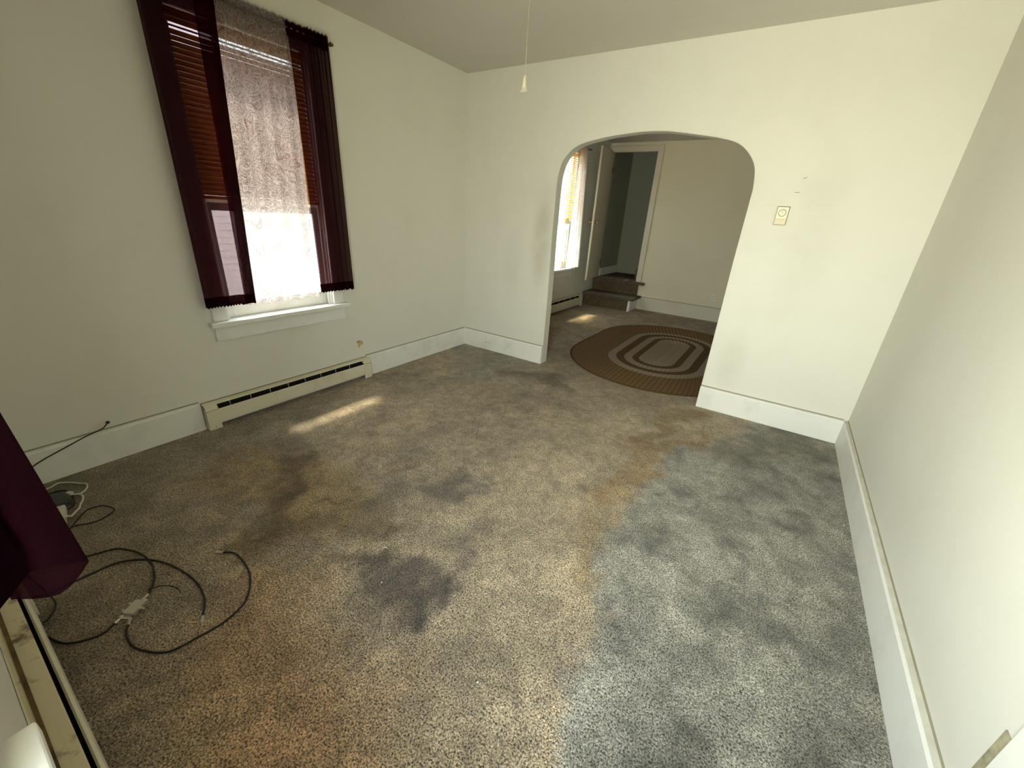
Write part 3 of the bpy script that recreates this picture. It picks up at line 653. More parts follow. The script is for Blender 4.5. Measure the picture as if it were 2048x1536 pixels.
curtain_rod('thin dark brass curtain rod on the front window beside the camera', (WX2, YF, 0), 0.0, -0.74, 0.50)
curtain_rod('thin curtain rod above the white curtains seen through the arch', (0, WY3, 0), R_LEFT, -0.56, 0.53)

# white lace in the far room
def l3(y): return WY3 - y
top = wavy(l3(1.70), l3(2.10), RY, 0.010, 8); bot = wavy(l3(1.66), l3(2.15), RY, 0.018, 4, n=len(top))
curtain_panel('sheer white curtain panel on the left of the window seen through the arch', M['whitelace'], (0, WY3, 0), R_LEFT, top, bot, 2.405, 0.70, nseg=6)
top = wavy(l3(2.44), l3(2.665), RY, 0.010, 6); bot = wavy(l3(2.14), l3(2.62), RY + 0.095, 0.018, 4, n=len(top))
curtain_panel('sheer white curtain panel on the right of the window seen through the arch', M['whitelace'], (0, WY3, 0), R_LEFT, top, bot, 2.405, 0.715, nseg=8)

# front window: plum voile pulled out towards the camera; local X = x - WX2, local Y = y - YF
def fp(x, y): return (x - WX2, y - YF)
top = [fp(*p) for p in [(1.95, -3.60), (1.97, -3.585), (1.99, -3.60), (2.01, -3.588), (2.03, -3.60), (2.04, -3.588)]]
bot = [fp(*p) for p in [(1.90, -3.600), (1.935, -3.535), (1.968, -3.487), (1.985, -3.482), (2.032, -3.527), (1.985, -3.575)]]
curtain_panel('sheer plum curtain corner hanging in front of the front window at lower left', M['plum'], (WX2, YF, 0), 0.0, top, bot, 2.405, 0.775, 0.0, None, nseg=8, ragged=0.0)
top = [fp(*p) for p in [(2.06, -3.60), (2.09, -3.585), (2.12, -3.60), (2.16, -3.588), (2.20, -3.60), (2.24, -3.59)]]
bot = [fp(*p) for p in [(2.052, -3.602), (2.046, -3.573), (2.051, -3.5425), (2.085, -3.562), (2.14, -3.592), (2.22, -3.590)]]
curtain_panel('near black doubled curtain edge nearest the camera at far left', M['dark_voile'], (WX2, YF, 0), 0.0, top, bot, 2.405, 0.857, 0.0, None, nseg=8, ragged=0.0)

# ------------------------------------------------------------------ baseboard heaters (local: X along wall, Y out of wall)
def make_heater(label, loc, rz, L_, top=M['heater'], h=0.178, brackets=8, groove=0.016):
    t = thing('baseboard_heater', label, 'radiator', loc, rz)
    cap = 0.072
    bm = bmesh.new()
    prism(bm, [(0.0005, 0.02), (0.004, 0.02), (0.004, h), (0.0005, h)], 0, L_, 'x')
    link('back_panel', bm, M['heater'], t)
    bm = bmesh.new()
    prism(bm, [(0.004, h), (0.036, h - 0.005), (0.050, h - 0.009), (0.052, h - 0.014), (0.050, h - 0.014), (0.048, h - 0.012), (0.035, h - 0.008), (0.004, h - 0.004)], 0, L_, 'x')
    link('top_cover', bm, top, t)
    box('dirty_groove', M['seam'] if brackets else M['grime'], t, 0, L_, 0.006 if brackets else 0.0115, groove, h + 0.0002 - 0.001, h + 0.0012)
    bm = bmesh.new()
    zt = h - 0.048
    prism(bm, [(0.062, 0.042), (0.068, 0.040), (0.068, zt), (0.062, zt + 0.004), (0.058, zt + 0.002), (0.062, zt - 0.004)], cap - 0.004, L_ - cap + 0.004, 'x')
    link('front_panel', bm, M['heater'], t)
    box('interior', M['black'], t, 0.02, L_ - 0.02, 0.0045, 0.012, 0.03, h - 0.012)
    bm = bmesh.new()
    tube(bm, [Vector((0.03, 0.034, 0.085)), Vector((L_ / 2, 0.034, 0.085)), Vector((L_ - 0.03, 0.034, 0.085))], 0.009, 8)
    k = 0.08
    while k < L_ - 0.08:
        bbox(bm, k, k + 0.002, 0.014, 0.056, 0.055, 0.125); k += 0.012
    link('heating_element', bm, M['fins'], t)
    for i in range(brackets):
        x = cap + (L_ - 2 * cap) * (i + 1) / (brackets + 0.6)
        bm = bmesh.new(); bbox(bm, x - 0.0010, x + 0.0010, 0.048, 0.056, h - 0.052, h - 0.013); bbox(bm, x - 0.0010, x + 0.005, 0.054, 0.056, h - 0.026, h - 0.018)
        link('damper_bracket', bm, M['steel'], t)
    for s in (0, 1):
        x0, x1 = (0.0, cap) if s == 0 else (L_ - cap, L_)
        bm = bmesh.new()
        prism(bm, [(0.001, h + 0.001), (0.040, h - 0.004), (0.060, h - 0.012), (0.070, h - 0.040), (0.072, 0.003), (0.068, 0.003), (0.062, h - 0.040), (0.001, h - 0.008)], x0, x1, 'x')
        xe = x0 if s == 0 else x1 - 0.0025
        prism(bm, [(0.001, 0.003), (0.070, 0.003), (0.068, h - 0.040), (0.058, h - 0.012), (0.001, h)], xe, xe + 0.0025, 'x')
        c = link('end_cap', bm, M['heater'], t)
        bm = bmesh.new(); bbox(bm, x0 + 0.001, x1 - 0.001, 0.0705, 0.0728, h - 0.043, h - 0.0405); link('cap_seam', bm, M['seam'], c)
        bm = bmesh.new(); lathe(bm, [(0.003, 0), (0.003, 0.002), (0.0015, 0.003)], Matrix.Translation(((x0 + x1) / 2, 0.0715, 0.02)) @ Matrix.Rotation(-math.pi / 2, 4, 'X'), 10); link('screw', bm, M['darkbrass'], c)
    return t
make_heater('cream baseboard radiator with dark slot under the curtained window', (0, -1.373, 0), R_LEFT, 1.282)
make_heater('cream baseboard radiator beyond the arch beside the carpeted steps', (0, 3.150, 0), R_LEFT, 1.84, h=0.205)
make_heater('dirt stained cream baseboard radiator along the front wall at lower left', (0.95, YF + 0.0005, 0), 0.0, 2.45, top=M['heater_dirty'], h=0.182, brackets=0, groove=0.0195).scale.y = 1.15

# ------------------------------------------------------------------ chipped plaster, marks on the walls
def chip(name, m, parent, pts, th):
    bm = bmesh.new(); A = [bm.verts.new(p) for p in pts]; B = [bm.verts.new((p[0] + th[0], p[1] + th[1], p[2] + th[2])) for p in pts]
    n = len(pts)
    for i in range(n): bm.faces.new((A[i], A[(i + 1) % n], B[(i + 1) % n], B[i]))
    bm.faces.new(A); bm.faces.new(B[::-1]); bmesh.ops.recalc_face_normals(bm, faces=bm.faces[:])
    return link(name, bm, m, parent)
tag(chip('plaster_chip', M['tan'], wall_left, [(0.0003, y, z) for y, z in [(-1.452, .326), (-1.436, .331), (-1.412, .333), (-1.395, .326), (-1.388, .311), (-1.386, .298), (-1.398, .290), (-1.415, .286), (-1.424, .275), (-1.434, .271), (-1.441, .284), (-1.437, .300), (-1.446, .314)]], (0.0012, 0, 0)), 'chipped tan plaster spot')
chip('plaster_crack', M['darkbrass'], wall_left, [(0.0014, y, z) for y, z in [(-1.452, .326), (-1.430, .332), (-1.414, .333), (-1.42, .327), (-1.44, .323)]], (0.0006, 0, 0))

# ------------------------------------------------------------------ outlets and thermostat
def outlet(label, loc, rz, horizontal):
    t = thing('wall_outlet', label, 'outlet', loc, rz)
    w, h = (0.114, 0.070) if horizontal else (0.070, 0.114)
    bm = bmesh.new(); bbox(bm, -w / 2, w / 2, 0.0005, 0.006, -h / 2, h / 2, 0.002, 2); link('cover_plate', bm, M['plastic'], t)
    for s in (-1, 1):
        cx, cz = (s * 0.0195, 0) if horizontal else (0, s * 0.0195)
        bm = bmesh.new()
        lathe(bm, [(0.0165, 0), (0.0165, 0.0025), (0.0155, 0.0032)], Matrix.Translation((cx, 0.0055, cz)) @ Matrix.Rotation(-math.pi / 2, 4, 'X'), 20)
        r = link('receptacle', bm, M['plastic'], t)
        bm = bmesh.new()
        for k in (-1, 1):
            if horizontal: bbox(bm, cx - 0.005, cx + 0.004, 0.0086, 0.0092, k * 0.0065 - 0.0013, k * 0.0065 + 0.0013)
            else: bbox(bm, k * 0.0065 - 0.0013, k * 0.0065 + 0.0013, 0.0086, 0.0092, cz - 0.004, cz + 0.005)
        bbox(bm, cx - (0.013 if horizontal else 0.0025), cx - (0.008 if horizontal else -0.0025), 0.0086, 0.0092, cz - (0.0025 if horizontal else 0.013), cz + (0.0025 if horizontal else -0.008))
        link('slots', bm, M['black'], r)
    bm = bmesh.new(); lathe(bm, [(0.003, 0), (0.003, 0.0012), (0.001, 0.002)], Matrix.Translation((0, 0.006, 0)) @ Matrix.Rotation(-math.pi / 2, 4, 'X'), 10); link('screw', bm, M['steel'], t)
    return t
outlet('white outlet set sideways in the baseboard left of the arch', (0.357, -0.0267, 0.083), math.pi, True)
outlet('small white outlet on the far room wall above the baseboard', (2.078, YB, 0.375), math.pi, False)

t = thing('thermostat', 'cream wall thermostat with round dial right of the arch', 'thermostat', (2.806, 0, 1.518), math.pi)
bm = bmesh.new(); bbox(bm, -0.037, 0.037, 0.0005, 0.006, -0.059, 0.059, 0.001, 1); link('backplate', bm, M['darkbrass'], t)
bm = bmesh.new(); bbox(bm, -0.0335, 0.0335, 0.005, 0.028, -0.055, 0.055, 0.003, 3); link('body', bm, M['almond'], t)
bm = bmesh.new(); bbox(bm, -0.030, 0.030, 0.0275, 0.0295, -0.052, -0.018, 0.001, 1); link('lower_cover', bm, M['almond_dark'], t)
bm = bmesh.new(); lathe(bm, [(0.0235, 0), (0.0235, 0.0022), (0.0215, 0.0024)], Matrix.Translation((0, 0.0275, 0.018)) @ Matrix.Rotation(-math.pi / 2, 4, 'X'), 32); link('dial_ring', bm, M['seam'], t)
bm = bmesh.new(); lathe(bm, [(0.0205, 0), (0.0205, 0.006), (0.018, 0.008), (0.004, 0.0085)], Matrix.Translation((0, 0.0275, 0.018)) @ Matrix.Rotation(-math.pi / 2, 4, 'X'), 32); d = link('dial', bm, M['almond'], t, False)
box('dial_mark', M['seam'], d, -0.001, 0.001, 0.0358, 0.0366, 0.010, 0.030)

# ------------------------------------------------------------------ ceiling pull
t = thing('light_pull', 'long string light pull with clear bell knob hanging from the ceiling', 'light pull', (1.800, -1.80, H))
bm = bmesh.new(); lathe(bm, [(0.045, -0.0005), (0.045, -0.012), (0.030, -0.025), (0.012, -0.030)], None, 24); link('ceiling_plate', bm, M['plastic'], t)
bm = bmesh.new(); tube(bm, spline([(0, 0, -0.03), (0.001, 0, -0.3), (0, 0, -0.64)], 6), 0.0016, 6); link('string', bm, M['chainmat'], t)
bm = bmesh.new(); zz = -0.640
lathe(bm, [(0.0035, zz), (0.006, zz - 0.006), (0.0075, zz - 0.020), (0.0095, zz - 0.036), (0.0125, zz - 0.046), (0.0175, zz - 0.054), (0.0175, zz - 0.057), (0.012, zz - 0.058)], None, 10)
link('bell_knob', bm, M['acrylic'], t)
bm = bmesh.new()
for s in (-1, 1): tube(bm, spline([(0, 0, zz + 0.001), (s * 0.0062, 0, zz - 0.006), (s * 0.0098, 0, zz - 0.030), (s * 0.0155, 0, zz - 0.052)], 5), 0.0011, 5)
link('knob_rib', bm, M['chainmat'], t)

# ------------------------------------------------------------------ far room: stairs, doorway, door
stairs = thing('staircase', 'brown carpeted steps rising into the dark stairwell beyond the arch', 'stairs', (0, 0, 0))
def tread(name, x0, x1, y0, y1, z1, z0, xr):
    """carpet-wrapped step: riser set back under a rounded nosing that also returns at the open side"""
    bm = bmesh.new(); r = 0.022
    prof = [(y1, z1), (y0 + r, z1), (y0 + r * 0.3, z1 - r * 0.3), (y0, z1 - r), (y0 + r * 0.3, z1 - r * 1.7), (y0 + r, z1 - 2 * r), (y0 + 0.045, z1 - 2.6 * r), (y0 + 0.06, z0 + 0.02), (y0 + 0.05, z0), (y1, z0)]
    n = 30; rows = []
    for i in range(n + 1):
        x = x0 + (xr - x0) * i / n
        rows.append([bm.verts.new((x + random.uniform(-.001, .001), u + random.uniform(-.003, .003), z + random.uniform(-.002, .002))) for u, z in prof])
    for a, b in zip(rows[:-1], rows[1:]):
        for k in range(len(prof)): bm.faces.new((a[k], a[(k + 1) % len(prof)], b[(k + 1) % len(prof)], b[k]))
    bm.faces.new(rows[0]); bm.faces.new(rows[-1][::-1])
    # the nosing reaches past the riser on the open side
    nose = prof[:6] + [(y1, z1 - 2 * r)]; er = []
    for i, (xx, q) in enumerate(((xr - 0.004, 1.0), (x1 - 0.014, 1.0), (x1 - 0.004, 0.75), (x1, 0.35))):
        zc = z1 - r; er.append([bm.verts.new((xx, u + (1 - q) * 0.012 * (1 if u < y0 + r * 1.5 else -1), zc + (z - zc) * q)) for u, z in nose])
    if x1 - xr > 0.02:
        for a, b in zip(er[:-1], er[1:]):
            for k in range(len(nose)): bm.faces.new((a[k], a[(k + 1) % len(nose)], b[(k + 1) % len(nose)], b[k]))
        bm.faces.new(er[0]); bm.faces.new(er[-1][::-1])
    bmesh.ops.delete(bm, geom=[v for v in bm.verts if not v.link_faces], context='VERTS')
    bmesh.ops.recalc_face_normals(bm, faces=bm.faces[:])
    return link(name, bm, M['stair_carpet'], stairs, True)
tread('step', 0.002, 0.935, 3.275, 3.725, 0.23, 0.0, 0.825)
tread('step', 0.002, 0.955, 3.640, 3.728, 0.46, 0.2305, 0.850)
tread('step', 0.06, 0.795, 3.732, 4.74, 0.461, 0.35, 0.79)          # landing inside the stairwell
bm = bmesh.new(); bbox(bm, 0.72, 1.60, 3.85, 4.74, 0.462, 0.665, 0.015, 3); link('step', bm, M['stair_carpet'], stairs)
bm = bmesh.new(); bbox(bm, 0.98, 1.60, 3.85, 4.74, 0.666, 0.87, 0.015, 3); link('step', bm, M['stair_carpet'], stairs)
box('side_panel', M['trim'], stairs, 0.830, 0.872, 3.330, 3.7025, 0.0, 0.185, 0.002)
# door frame
t = thing('trim_2', kind='structure')
box('casing', M['door'], t, DX1 - 0.006, DX1 + 0.072, YB - 0.020, YB, 0.462, 2.545, 0.002)
box('head_casing', M['door'], t, 0.001, DX1 - 0.0065, YB - 0.020, YB, DZ1 - 0.006, 2.545, 0.002)
box('backband', M['door'], t, DX1 + 0.0725, DX1 + 0.083, YB - 0.028, YB, 0.462, 2.556, 0.002)
box('backband', M['door'], t, 0.001, DX1 + 0.072, YB - 0.028, YB, 2.5455, 2.556, 0.002)
box('casing', M['door'], t, 0.001, DX0 + 0.006, YB - 0.020, YB, 0.462, DZ1 - 0.0065, 0.002)
box('jamb', M['door'], t, DX1 - 0.012, DX1 - 0.0005, YB + 0.001, YB + 0.109, 0.462, DZ1 - 0.001)
# open door
dr = thing('door_1', loc=(0.056, YB - 0.026, 0), rz=math.radians(-83), kind='structure')
bm = bmesh.new(); bbox(bm, 0.0, 0.735, 0.0, 0.032, 0.472, 2.455, 0.002, 1)
link('leaf', bm, M['door'], dr)
for s in (0, 1):
    bm = bmesh.new(); y = 0.0325 if s else -0.0005; sg = 1 if s else -1
    lathe(bm, [(0.026, 0), (0.026, 0.004), (0.011, 0.008), (0.009, 0.026), (0.022, 0.034), (0.028, 0.046), (0.024, 0.058), (0.010, 0.063)], Matrix.Translation((0.675, y, 1.385)) @ Matrix.Rotation(-sg * math.pi / 2, 4, 'X'), 20)
    link('door_knob', bm, M['brass'], dr, True)
for z in (0.72, 2.2):
    bm = bmesh.new(); tube(bm, [Vector((-0.006, 0.036, z - 0.045)), Vector((-0.006, 0.036, z)), Vector((-0.006, 0.036, z + 0.045))], 0.006, 8); link('hinge', bm, M['darkbrass'], dr)
# stairwell walls
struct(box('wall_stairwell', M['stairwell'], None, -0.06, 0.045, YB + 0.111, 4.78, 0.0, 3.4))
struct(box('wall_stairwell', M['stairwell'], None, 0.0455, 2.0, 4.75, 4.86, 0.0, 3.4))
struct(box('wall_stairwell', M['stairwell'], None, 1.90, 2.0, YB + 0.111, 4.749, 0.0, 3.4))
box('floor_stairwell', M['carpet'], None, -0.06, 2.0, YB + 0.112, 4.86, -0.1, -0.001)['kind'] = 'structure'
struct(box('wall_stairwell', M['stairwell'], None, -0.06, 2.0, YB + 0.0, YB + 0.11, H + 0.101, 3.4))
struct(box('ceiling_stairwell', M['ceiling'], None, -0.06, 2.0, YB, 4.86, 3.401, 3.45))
box('baseboard_stairwell', M['trim'], None, 0.0455, 0.06, YB + 0.12, 4.74, 0.463, 0.60)['kind'] = 'structure'

# ------------------------------------------------------------------ braided rug
def rug():
    cx, cy, Ls = 1.985, 1.38, 0.42
    t = None
    rows = 38; R_ = 0.965; dr_ = R_ / rows
    bm = bmesh.new(); uvl = bm.loops.layers.uv.new('UVMap')
    nA = 48
    def path(r, k):
        """point k on the oval of radius r (0..N)"""
        N_ = 2 * nA + 2 * 24
        k = k % N_
        if k < nA: a = math.pi * k / nA; return (cx + r * math.cos(a), cy + Ls + r * math.sin(a))
        k -= nA
        if k < 24: return (cx - r, cy + Ls - 2 * Ls * k / 24)
        k -= 24
        if k < nA: a = math.pi + math.pi * k / nA; return (cx + r * math.cos(a), cy - Ls + r * math.sin(a))
        k -= nA
        return (cx + r, cy - Ls + 2 * Ls * k / 24)
    NN = 2 * nA + 48
    prev = None; rings = []
    for i in range(rows * 4 + 1):
        r = max(0.0001, i * dr_ / 4); ph = (i % 4) / 4
        z = 0.0035 + 0.0062 * abs(math.sin(math.pi * (i / 4)))
        if i == rows * 4: z = 0.0005
        ring = []; s = 0; last = None
        for k in range(NN + 1):
            p = path(r, k)
            if last: s += math.hypot(p[0] - last[0], p[1] - last[1])
            last = p; ring.append((p, z, s))
        rings.append((r, ring))
    V = [[bm.verts.new((p[0], p[1], z)) for p, z, s in ring[:-1]] for r, ring in rings]
    for i in range(len(rings) - 1):
        for k in range(NN):
            k2 = (k + 1) % NN
            f = bm.faces.new((V[i][k], V[i][k2], V[i + 1][k2], V[i + 1][k])); f.smooth = True
            uvv = [(rings[i][1][k][2], rings[i][0]), (rings[i][1][k + 1][2], rings[i][0]), (rings[i + 1][1][k + 1][2], rings[i + 1][0]), (rings[i + 1][1][k][2], rings[i + 1][0])]
            for l, u in zip(f.loops, uvv): l[uvl].uv = u
    bm.normal_update()
    bmesh.ops.recalc_face_normals(bm, faces=bm.faces[:])
    m, nt, b = mat('braided_wool')
    tc = N(nt, 'ShaderNodeTexCoord'); sp = N(nt, 'ShaderNodeSeparateXYZ'); L(nt, tc.outputs['UV'], sp.inputs[0])
    # ring colours by radius
    def ramp(stops):
        r = N(nt, 'ShaderNodeValToRGB'); r.color_ramp.interpolation = 'CONSTANT'; el = r.color_ramp.elements
        el[0].position = stops[0][0]; el[0].color = stops[0][1] + (1,)
        el[1].position = stops[1][0]; el[1].color = stops[1][1] + (1,)
        for p_, c in stops[2:]:
            e = el.new(p_); e.color = c + (1,)
        return r
    lightA, lightB = (0.42, 0.35, 0.25), (0.22, 0.165, 0.10)
    brA, brB = (0.14, 0.088, 0.045), (0.10, 0.062, 0.032)
    outA, outB = (0.27, 0.175, 0.085), (0.085, 0.050, 0.020)
    st = [0, .19, .26, .35, .44, .53, .94]
    cols = [(lightA, lightB), (brA, brB), (lightA, lightB), (brA, brB), (lightA, lightB), (outA, outB), (brB, brB)]
    ra = ramp([(s, c[0]) for s, c in zip(st, cols)]); rb = ramp([(s, c[1]) for s, c in zip(st, cols)])
    L(nt, sp.outputs[1], ra.inputs[0]); L(nt, sp.outputs[1], rb.inputs[0])
    # chevron braid: diagonal stripes that flip direction in the middle of each row
    rowv = N(nt, 'ShaderNodeMath', operation='MULTIPLY'); rowv.inputs[1].default_value = 1 / dr_; L(nt, sp.outputs[1], rowv.inputs[0])
    fr = N(nt, 'ShaderNodeMath', operation='PINGPONG'); fr.inputs[1].default_value = 1.0; L(nt, rowv.outputs[0], fr.inputs[0])
    al = N(nt, 'ShaderNodeMath', operation='MULTIPLY_ADD'); al.inputs[1].default_value = 1 / 0.048; L(nt, sp.outputs[0], al.inputs[0])
    fm = N(nt, 'ShaderNodeMath', operation='MULTIPLY'); fm.inputs[1].default_value = 0.7; L(nt, fr.outputs[0], fm.inputs[0]); L(nt, fm.outputs[0], al.inputs[2])
    fc = N(nt, 'ShaderNodeMath', operation='FRACT'); L(nt, al.outputs[0], fc.inputs[0])
    gt = N(nt, 'ShaderNodeMath', operation='GREATER_THAN'); gt.inputs[1].default_value = 0.5; L(nt, fc.outputs[0], gt.inputs[0])
    mx = N(nt, 'ShaderNodeMix', data_type='RGBA'); L(nt, gt.outputs[0], mx.inputs[0]); L(nt, ra.outputs[0], mx.inputs[6]); L(nt, rb.outputs[0], mx.inputs[7])
    n = N(nt, 'ShaderNodeTexNoise'); n.inputs['Scale'].default_value = 160; L(nt, tc.outputs['Object'], n.inputs[0])
    r = N(nt, 'ShaderNodeValToRGB'); r.color_ramp.elements[0].color = (0.75,) * 3 + (1,); r.color_ramp.elements[1].color = (1.2,) * 3 + (1,); L(nt, n.outputs[0], r.inputs[0])
    mu = N(nt, 'ShaderNodeMix', data_type='RGBA', blend_type='MULTIPLY'); mu.inputs[0].default_value = 1; L(nt, mx.outputs[2], mu.inputs[6]); L(nt, r.outputs[0], mu.inputs[7])
    L(nt, mu.outputs[2], b.inputs['Base Color']); b.inputs['Roughness'].default_value = 0.9; b.inputs['Specular IOR Level'].default_value = 0.15
    bp = N(nt, 'ShaderNodeBump'); bp.inputs['Strength'].default_value = 0.5; bp.inputs['Distance'].default_value = 0.003; L(nt, fc.outputs[0], bp.inputs['Height']); L(nt, bp.outputs[0], b.inputs['Normal'])
    o = link('braided_rug', bm, m)
    tag(o, 'oval brown and beige braided rug with concentric bands beyond the arch', 'rug')
rug()

# ------------------------------------------------------------------ cables
def cable(name, label, cat, pts, r, m, n=10, z=None):
    bm = bmesh.new(); P = spline([(p[0], p[1], p[2] if len(p) > 2 else (z or r) + 0.001) for p in pts], n); tube(bm, P, r, 8)
    o = link(name, bm, m, None, True); tag(o, label, cat); return o, P
def connector(parent, P, at_end=True):
    p, q = (P[-1], P[-2]) if at_end else (P[0], P[1])
    d = (p - q).normalized(); bm = bmesh.new()
    rot = d.to_track_quat('Z', 'Y').to_matrix().to_4x4()
    lathe(bm, [(0.0042, -0.006), (0.0048, -0.004), (0.0048, 0.010), (0.0032, 0.0105), (0.0032, 0.012), (0.0062, 0.0125), (0.0062, 0.023), (0.003, 0.024), (0.001, 0.030)], Matrix.Translation(p) @ rot, 6)
    link('connector', bm, M['steel'], parent)
CR = 0.0036
o, P = cable('coaxial_cable', 'black coaxial cable curving from under the curtain to a bright connector tip', 'cable',
  [(0.90, -3.60), (0.93, -3.53), (0.935, -3.438), (0.951, -3.343), (1.032, -3.27), (1.139, -3.229), (1.291, -3.208), (1.406, -3.222), (1.486, -3.260)], CR, M['rubber']); connector(o, P)
o, P = cable('coaxial_cable', 'black coaxial cable sweeping the widest loop right of the splitter', 'cable',
  [(1.215, -3.081), (1.266, -3.051), (1.371, -3.056), (1.46, -3.083), (1.538, -3.139), (1.566, -3.22), (1.555, -3.308), (1.538, -3.374), (1.49, -3.412), (1.42, -3.438), (1.349, -3.435), (1.310, -3.418)], CR, M['rubber']); connector(o, P, False); connector(o, P)
o, P = cable('coaxial_cable', 'black coaxial cable arching from the curtain over to the splitter top', 'cable',
  [(0.66, -3.58), (0.73, -3.50), (0.806, -3.415), (0.84, -3.345), (0.873, -3.314), (0.959, -3.281), (1.057, -3.274), (1.120, -3.285, 0.010), (1.154, -3.295), (1.205, -3.322), (1.222, -3.340)], CR, M['rubber']); connector(o, P)
o, P = cable('coaxial_cable', 'black coaxial cable running from the splitter under the dirty radiator', 'cable',
  [(1.268, -3.440), (1.285, -3.475), (1.277, -3.509), (1.235, -3.560), (1.16, -3.587), (1.10, -3.60)], CR, M['rubber']); connector(o, P, False)
cable('thin_wire', 'thin black wire lying by the splitter on the carpet', 'wire',
  [(1.190, -3.330), (1.200, -3.316), (1.21, -3.294), (1.24, -3.272), (1.278, -3.261), (1.306, -3.263)], 0.0015, M['rubber'])
# splitter
t = thing('cable_splitter', 'small silver cable splitter box with metal ports on the carpet', 'splitter', (1.257, -3.384, 0.0), math.radians(-58))
bm = bmesh.new(); bbox(bm, -0.028, 0.028, -0.020, 0.020, 0.002, 0.017, 0.002, 2); link('body', bm, M['steel'], t)
for s in (-1, 1): box('mounting_tab', M['steel'], t, s * 0.034 - 0.007, s * 0.034 + 0.007, -0.012, 0.012, 0.002, 0.005, 0.001)
for x, s in ((-0.014, -1), (0.014, -1), (0.0, 1)):
    bm = bmesh.new(); lathe(bm, [(0.005, 0), (0.005, 0.004), (0.004, 0.004), (0.004, 0.014), (0.001, 0.015)], Matrix.Translation((x, s * 0.020, 0.009)) @ Matrix.Rotation(-s * math.pi / 2, 4, 'X'), 12); link('port', bm, M['steel'], t)
# cable from the wall hole
o, P = cable('wall_cable', 'black cable coming out of a hole in the left wall and drooping behind the curtain', 'cable',
  [(0.0015, -3.088, 0.222), (0.014, -3.094, 0.222), (0.034, -3.115, 0.212), (0.038, -3.145, 0.204), (0.034, -3.194, 0.190), (0.033, -3.277, 0.162), (0.034, -3.39, 0.121), (0.05, -3.48, 0.07), (0.08, -3.55, 0.006)], 0.003, M['rubber'])
bm = bmesh.new(); lathe(bm, [(0.009, 0), (0.009, 0.003), (0.005, 0.006)], Matrix.Translation((0.0005, -3.088, 0.222)) @ Matrix.Rotation(math.pi / 2, 4, 'Y'), 14); link('grommet', bm, M['rubber'], o)
# white cords, power strip, black cords near the corner
cable('white_cord', 'white extension cord looping along the left baseboard to the corner', 'cord',
  [(0.12, -3.47), (0.10, -3.386), (0.085, -3.352), (0.119, -3.318), (0.162, -3.293), (0.20, -3.273), (0.246, -3.285), (0.268, -3.307), (0.264, -3.328)], 0.0042, M['whitecord'])
cable('white_cord', 'white cord curling down onto the power strip', 'cord',
  [(0.255, -3.338), (0.289, -3.312), (0.342, -3.319), (0.375, -3.335), (0.405, -3.345), (0.425, -3.362), (0.447, -3.378), (0.475, -3.385, 0.018), (0.495, -3.392, 0.036), (0.50, -3.405, 0.0452)], 0.0045, M['whitecord'])
bm = bmesh.new(); bbox(bm, -0.014, 0.014, -0.010, 0.010, 0.001, 0.021, 0.004, 2)
o = link('cord_plug', bm, M['whitecord']); o.location = (0.245, -3.345, 0); o.rotation_euler = (0, 0, 0.6); tag(o, 'small white plug lying where the white cords meet', 'plug')
t = thing('power_strip', 'white power strip lying on the carpet half behind the curtain', 'power strip', (0.455, -3.425, 0), math.radians(-12))
bm = bmesh.new(); bbox(bm, -0.085, 0.085, -0.028, 0.028, 0.001, 0.038, 0.006, 3); link('body', bm, M['whitecord'], t)
for x in (-0.055, -0.018, 0.020):
    bm = bmesh.new()
    for k in (-1, 1): bbox(bm, x - 0.005, x + 0.004, k * 0.0065 - 0.0013, k * 0.0065 + 0.0013, 0.038, 0.0386)
    bbox(bm, x - 0.013, x - 0.009, -0.002, 0.002, 0.038, 0.0386)
    link('socket', bm, M['black'], t)
bm = bmesh.new(); bbox(bm, 0.045, 0.075, -0.010, 0.010, 0.038, 0.045, 0.002, 1); link('switch', bm, M['rubber'], t)
t = tag(link('power_adapter', (lambda b: (bbox(b, -0.055, 0.055, -0.04, 0.04, 0.001, 0.034, 0.010, 3), b)[1])(bmesh.new()), M['greyplastic']), 'dark grey power adapter among the cords in the left corner', 'adapter')
t.location = (0.285, -3.392, 0); t.rotation_euler = (0, 0, 0.1)
cable('black_cord', 'black cord looped around the dark adapter in the left corner', 'cord',
  [(0.16, -3.44), (0.165, -3.37), (0.20, -3.343), (0.26, -3.340), (0.305, -3.344), (0.352, -3.352), (0.375, -3.375), (0.385, -3.42), (0.37, -3.47)], 0.0035, M['rubber'])
cable('black_cord', 'thin black cord making an oval loop right of the power strip', 'cord',
  [(0.60, -3.45), (0.545, -3.405), (0.500, -3.372), (0.470, -3.352), (0.446, -3.325), (0.452, -3.295), (0.466, -3.275), (0.515, -3.255), (0.548, -3.258), (0.573, -3.296), (0.575, -3.334), (0.56, -3.362), (0.548, -3.380), (0.545, -3.40), (0.57, -3.45)], 0.0028, M['rubber'])
cable('black_cord', 'black cord drooping from the dark curtain over the radiator end', 'cord',
  [(1.02, -3.60, 0.186), (1.00, -3.572, 0.172), (0.99, -3.555, 0.10), (1.00, -3.54, 0.02), (1.03, -3.545), (1.07, -3.570), (1.075, -3.585)], 0.003, M['rubber'])
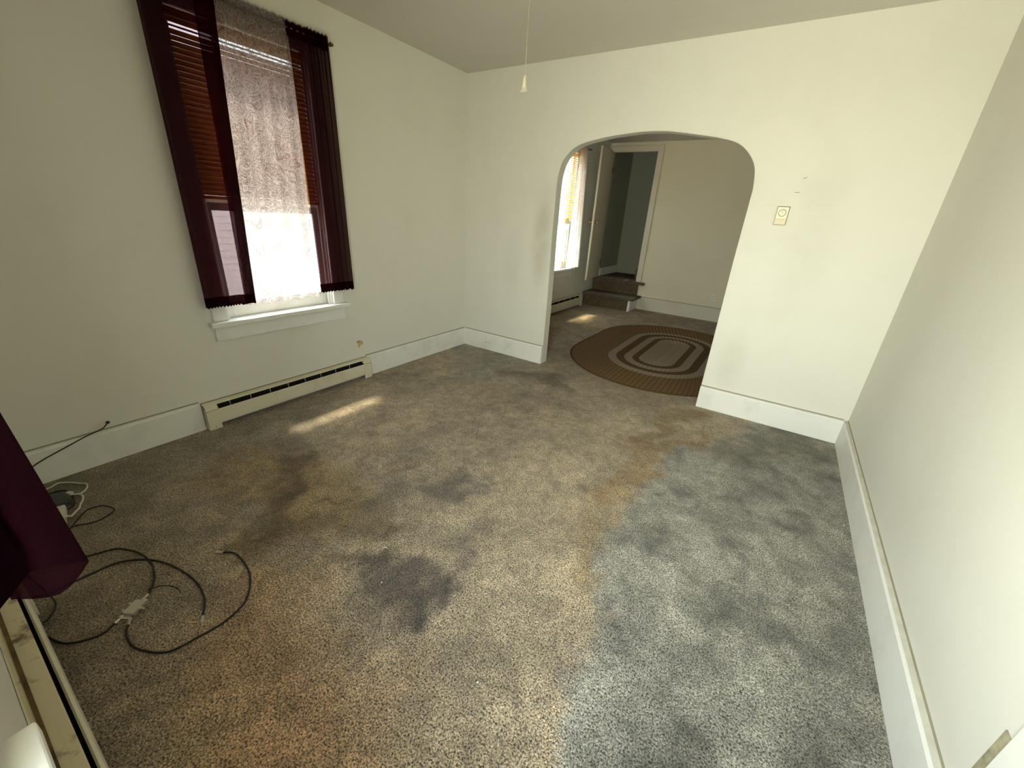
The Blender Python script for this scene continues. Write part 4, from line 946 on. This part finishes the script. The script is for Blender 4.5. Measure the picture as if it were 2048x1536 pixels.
for label, x, y, l, a in (('white scrap of thread on the dark carpet stain', 1.747, -2.65, 0.022, 0.6), ('tiny white paper fleck in the middle of the dark stain', 1.88, -2.781, 0.006, 0), ('curled white paper bit against the right baseboard', 3.535, -1.113, 0.018, 1.2), ('white speck on the grey carpet near the bottom of the photo', 2.434, -2.853, 0.005, 0)):
    bm = bmesh.new(); tube(bm, spline([(-l / 2, 0, 0.002), (0, l * 0.15, 0.005), (l / 2, 0, 0.002)], 4), 0.0016, 6)
    o = link('lint', bm, M['plastic']); o.location = (x, y, 0); o.rotation_euler = (0, 0, a); tag(o, label, 'scrap')

# ------------------------------------------------------------------ outside: the neighbour's white siding, the yard
nb = thing('neighbor_house', 'white clapboard house wall outside the curtained window', 'house', (-6.0, 0, -0.6))
bm = bmesh.new()
prof = []
z = 0.0
while z < 3.2:
    prof += [(0.0, z + 0.001), (0.022, z + 0.002), (0.004, z + 0.118)]; z += 0.12
prof += [(-0.2, z), (-0.2, 0.0)]
prism(bm, prof, -7.0, 7.0, 'y'); link('clapboards', bm, simple('white_siding', (0.88, 0.89, 0.87), 0.6, noise=0.03), nb)
bm = bmesh.new(); prism(bm, [(0.25, 3.20), (0.25, 3.32), (-1.6, 4.6), (-1.6, 4.45)], -7.0, 7.0, 'y'); link('roof', bm, simple('asphalt_shingle', (0.10, 0.10, 0.10), 0.9), nb)
tag(box('yard', simple('pale_concrete', (0.56, 0.54, 0.48), 0.9, noise=0.12, scale=3), None, -14, 14, -16, 12, -0.9, -0.62), 'pale concrete yard around the house outside the windows', 'yard')

# look-alike things share a group
GR = {'curtain': 'curtains at the three windows', 'curtain_rod': 'thin curtain rods', 'window_blind': 'wooden slat blinds', 'baseboard_heater': 'baseboard radiators',
      'coaxial_cable': 'black coaxial cables around the splitter', 'white_cord': 'white cords in the left corner', 'black_cord': 'black cords at the left', 'wall_outlet': 'white wall outlets', 'lint': 'white scraps on the carpet'}
for o in COL.objects:
    if o.parent is None and o.name.split('.')[0] in GR: o['group'] = GR[o.name.split('.')[0]]
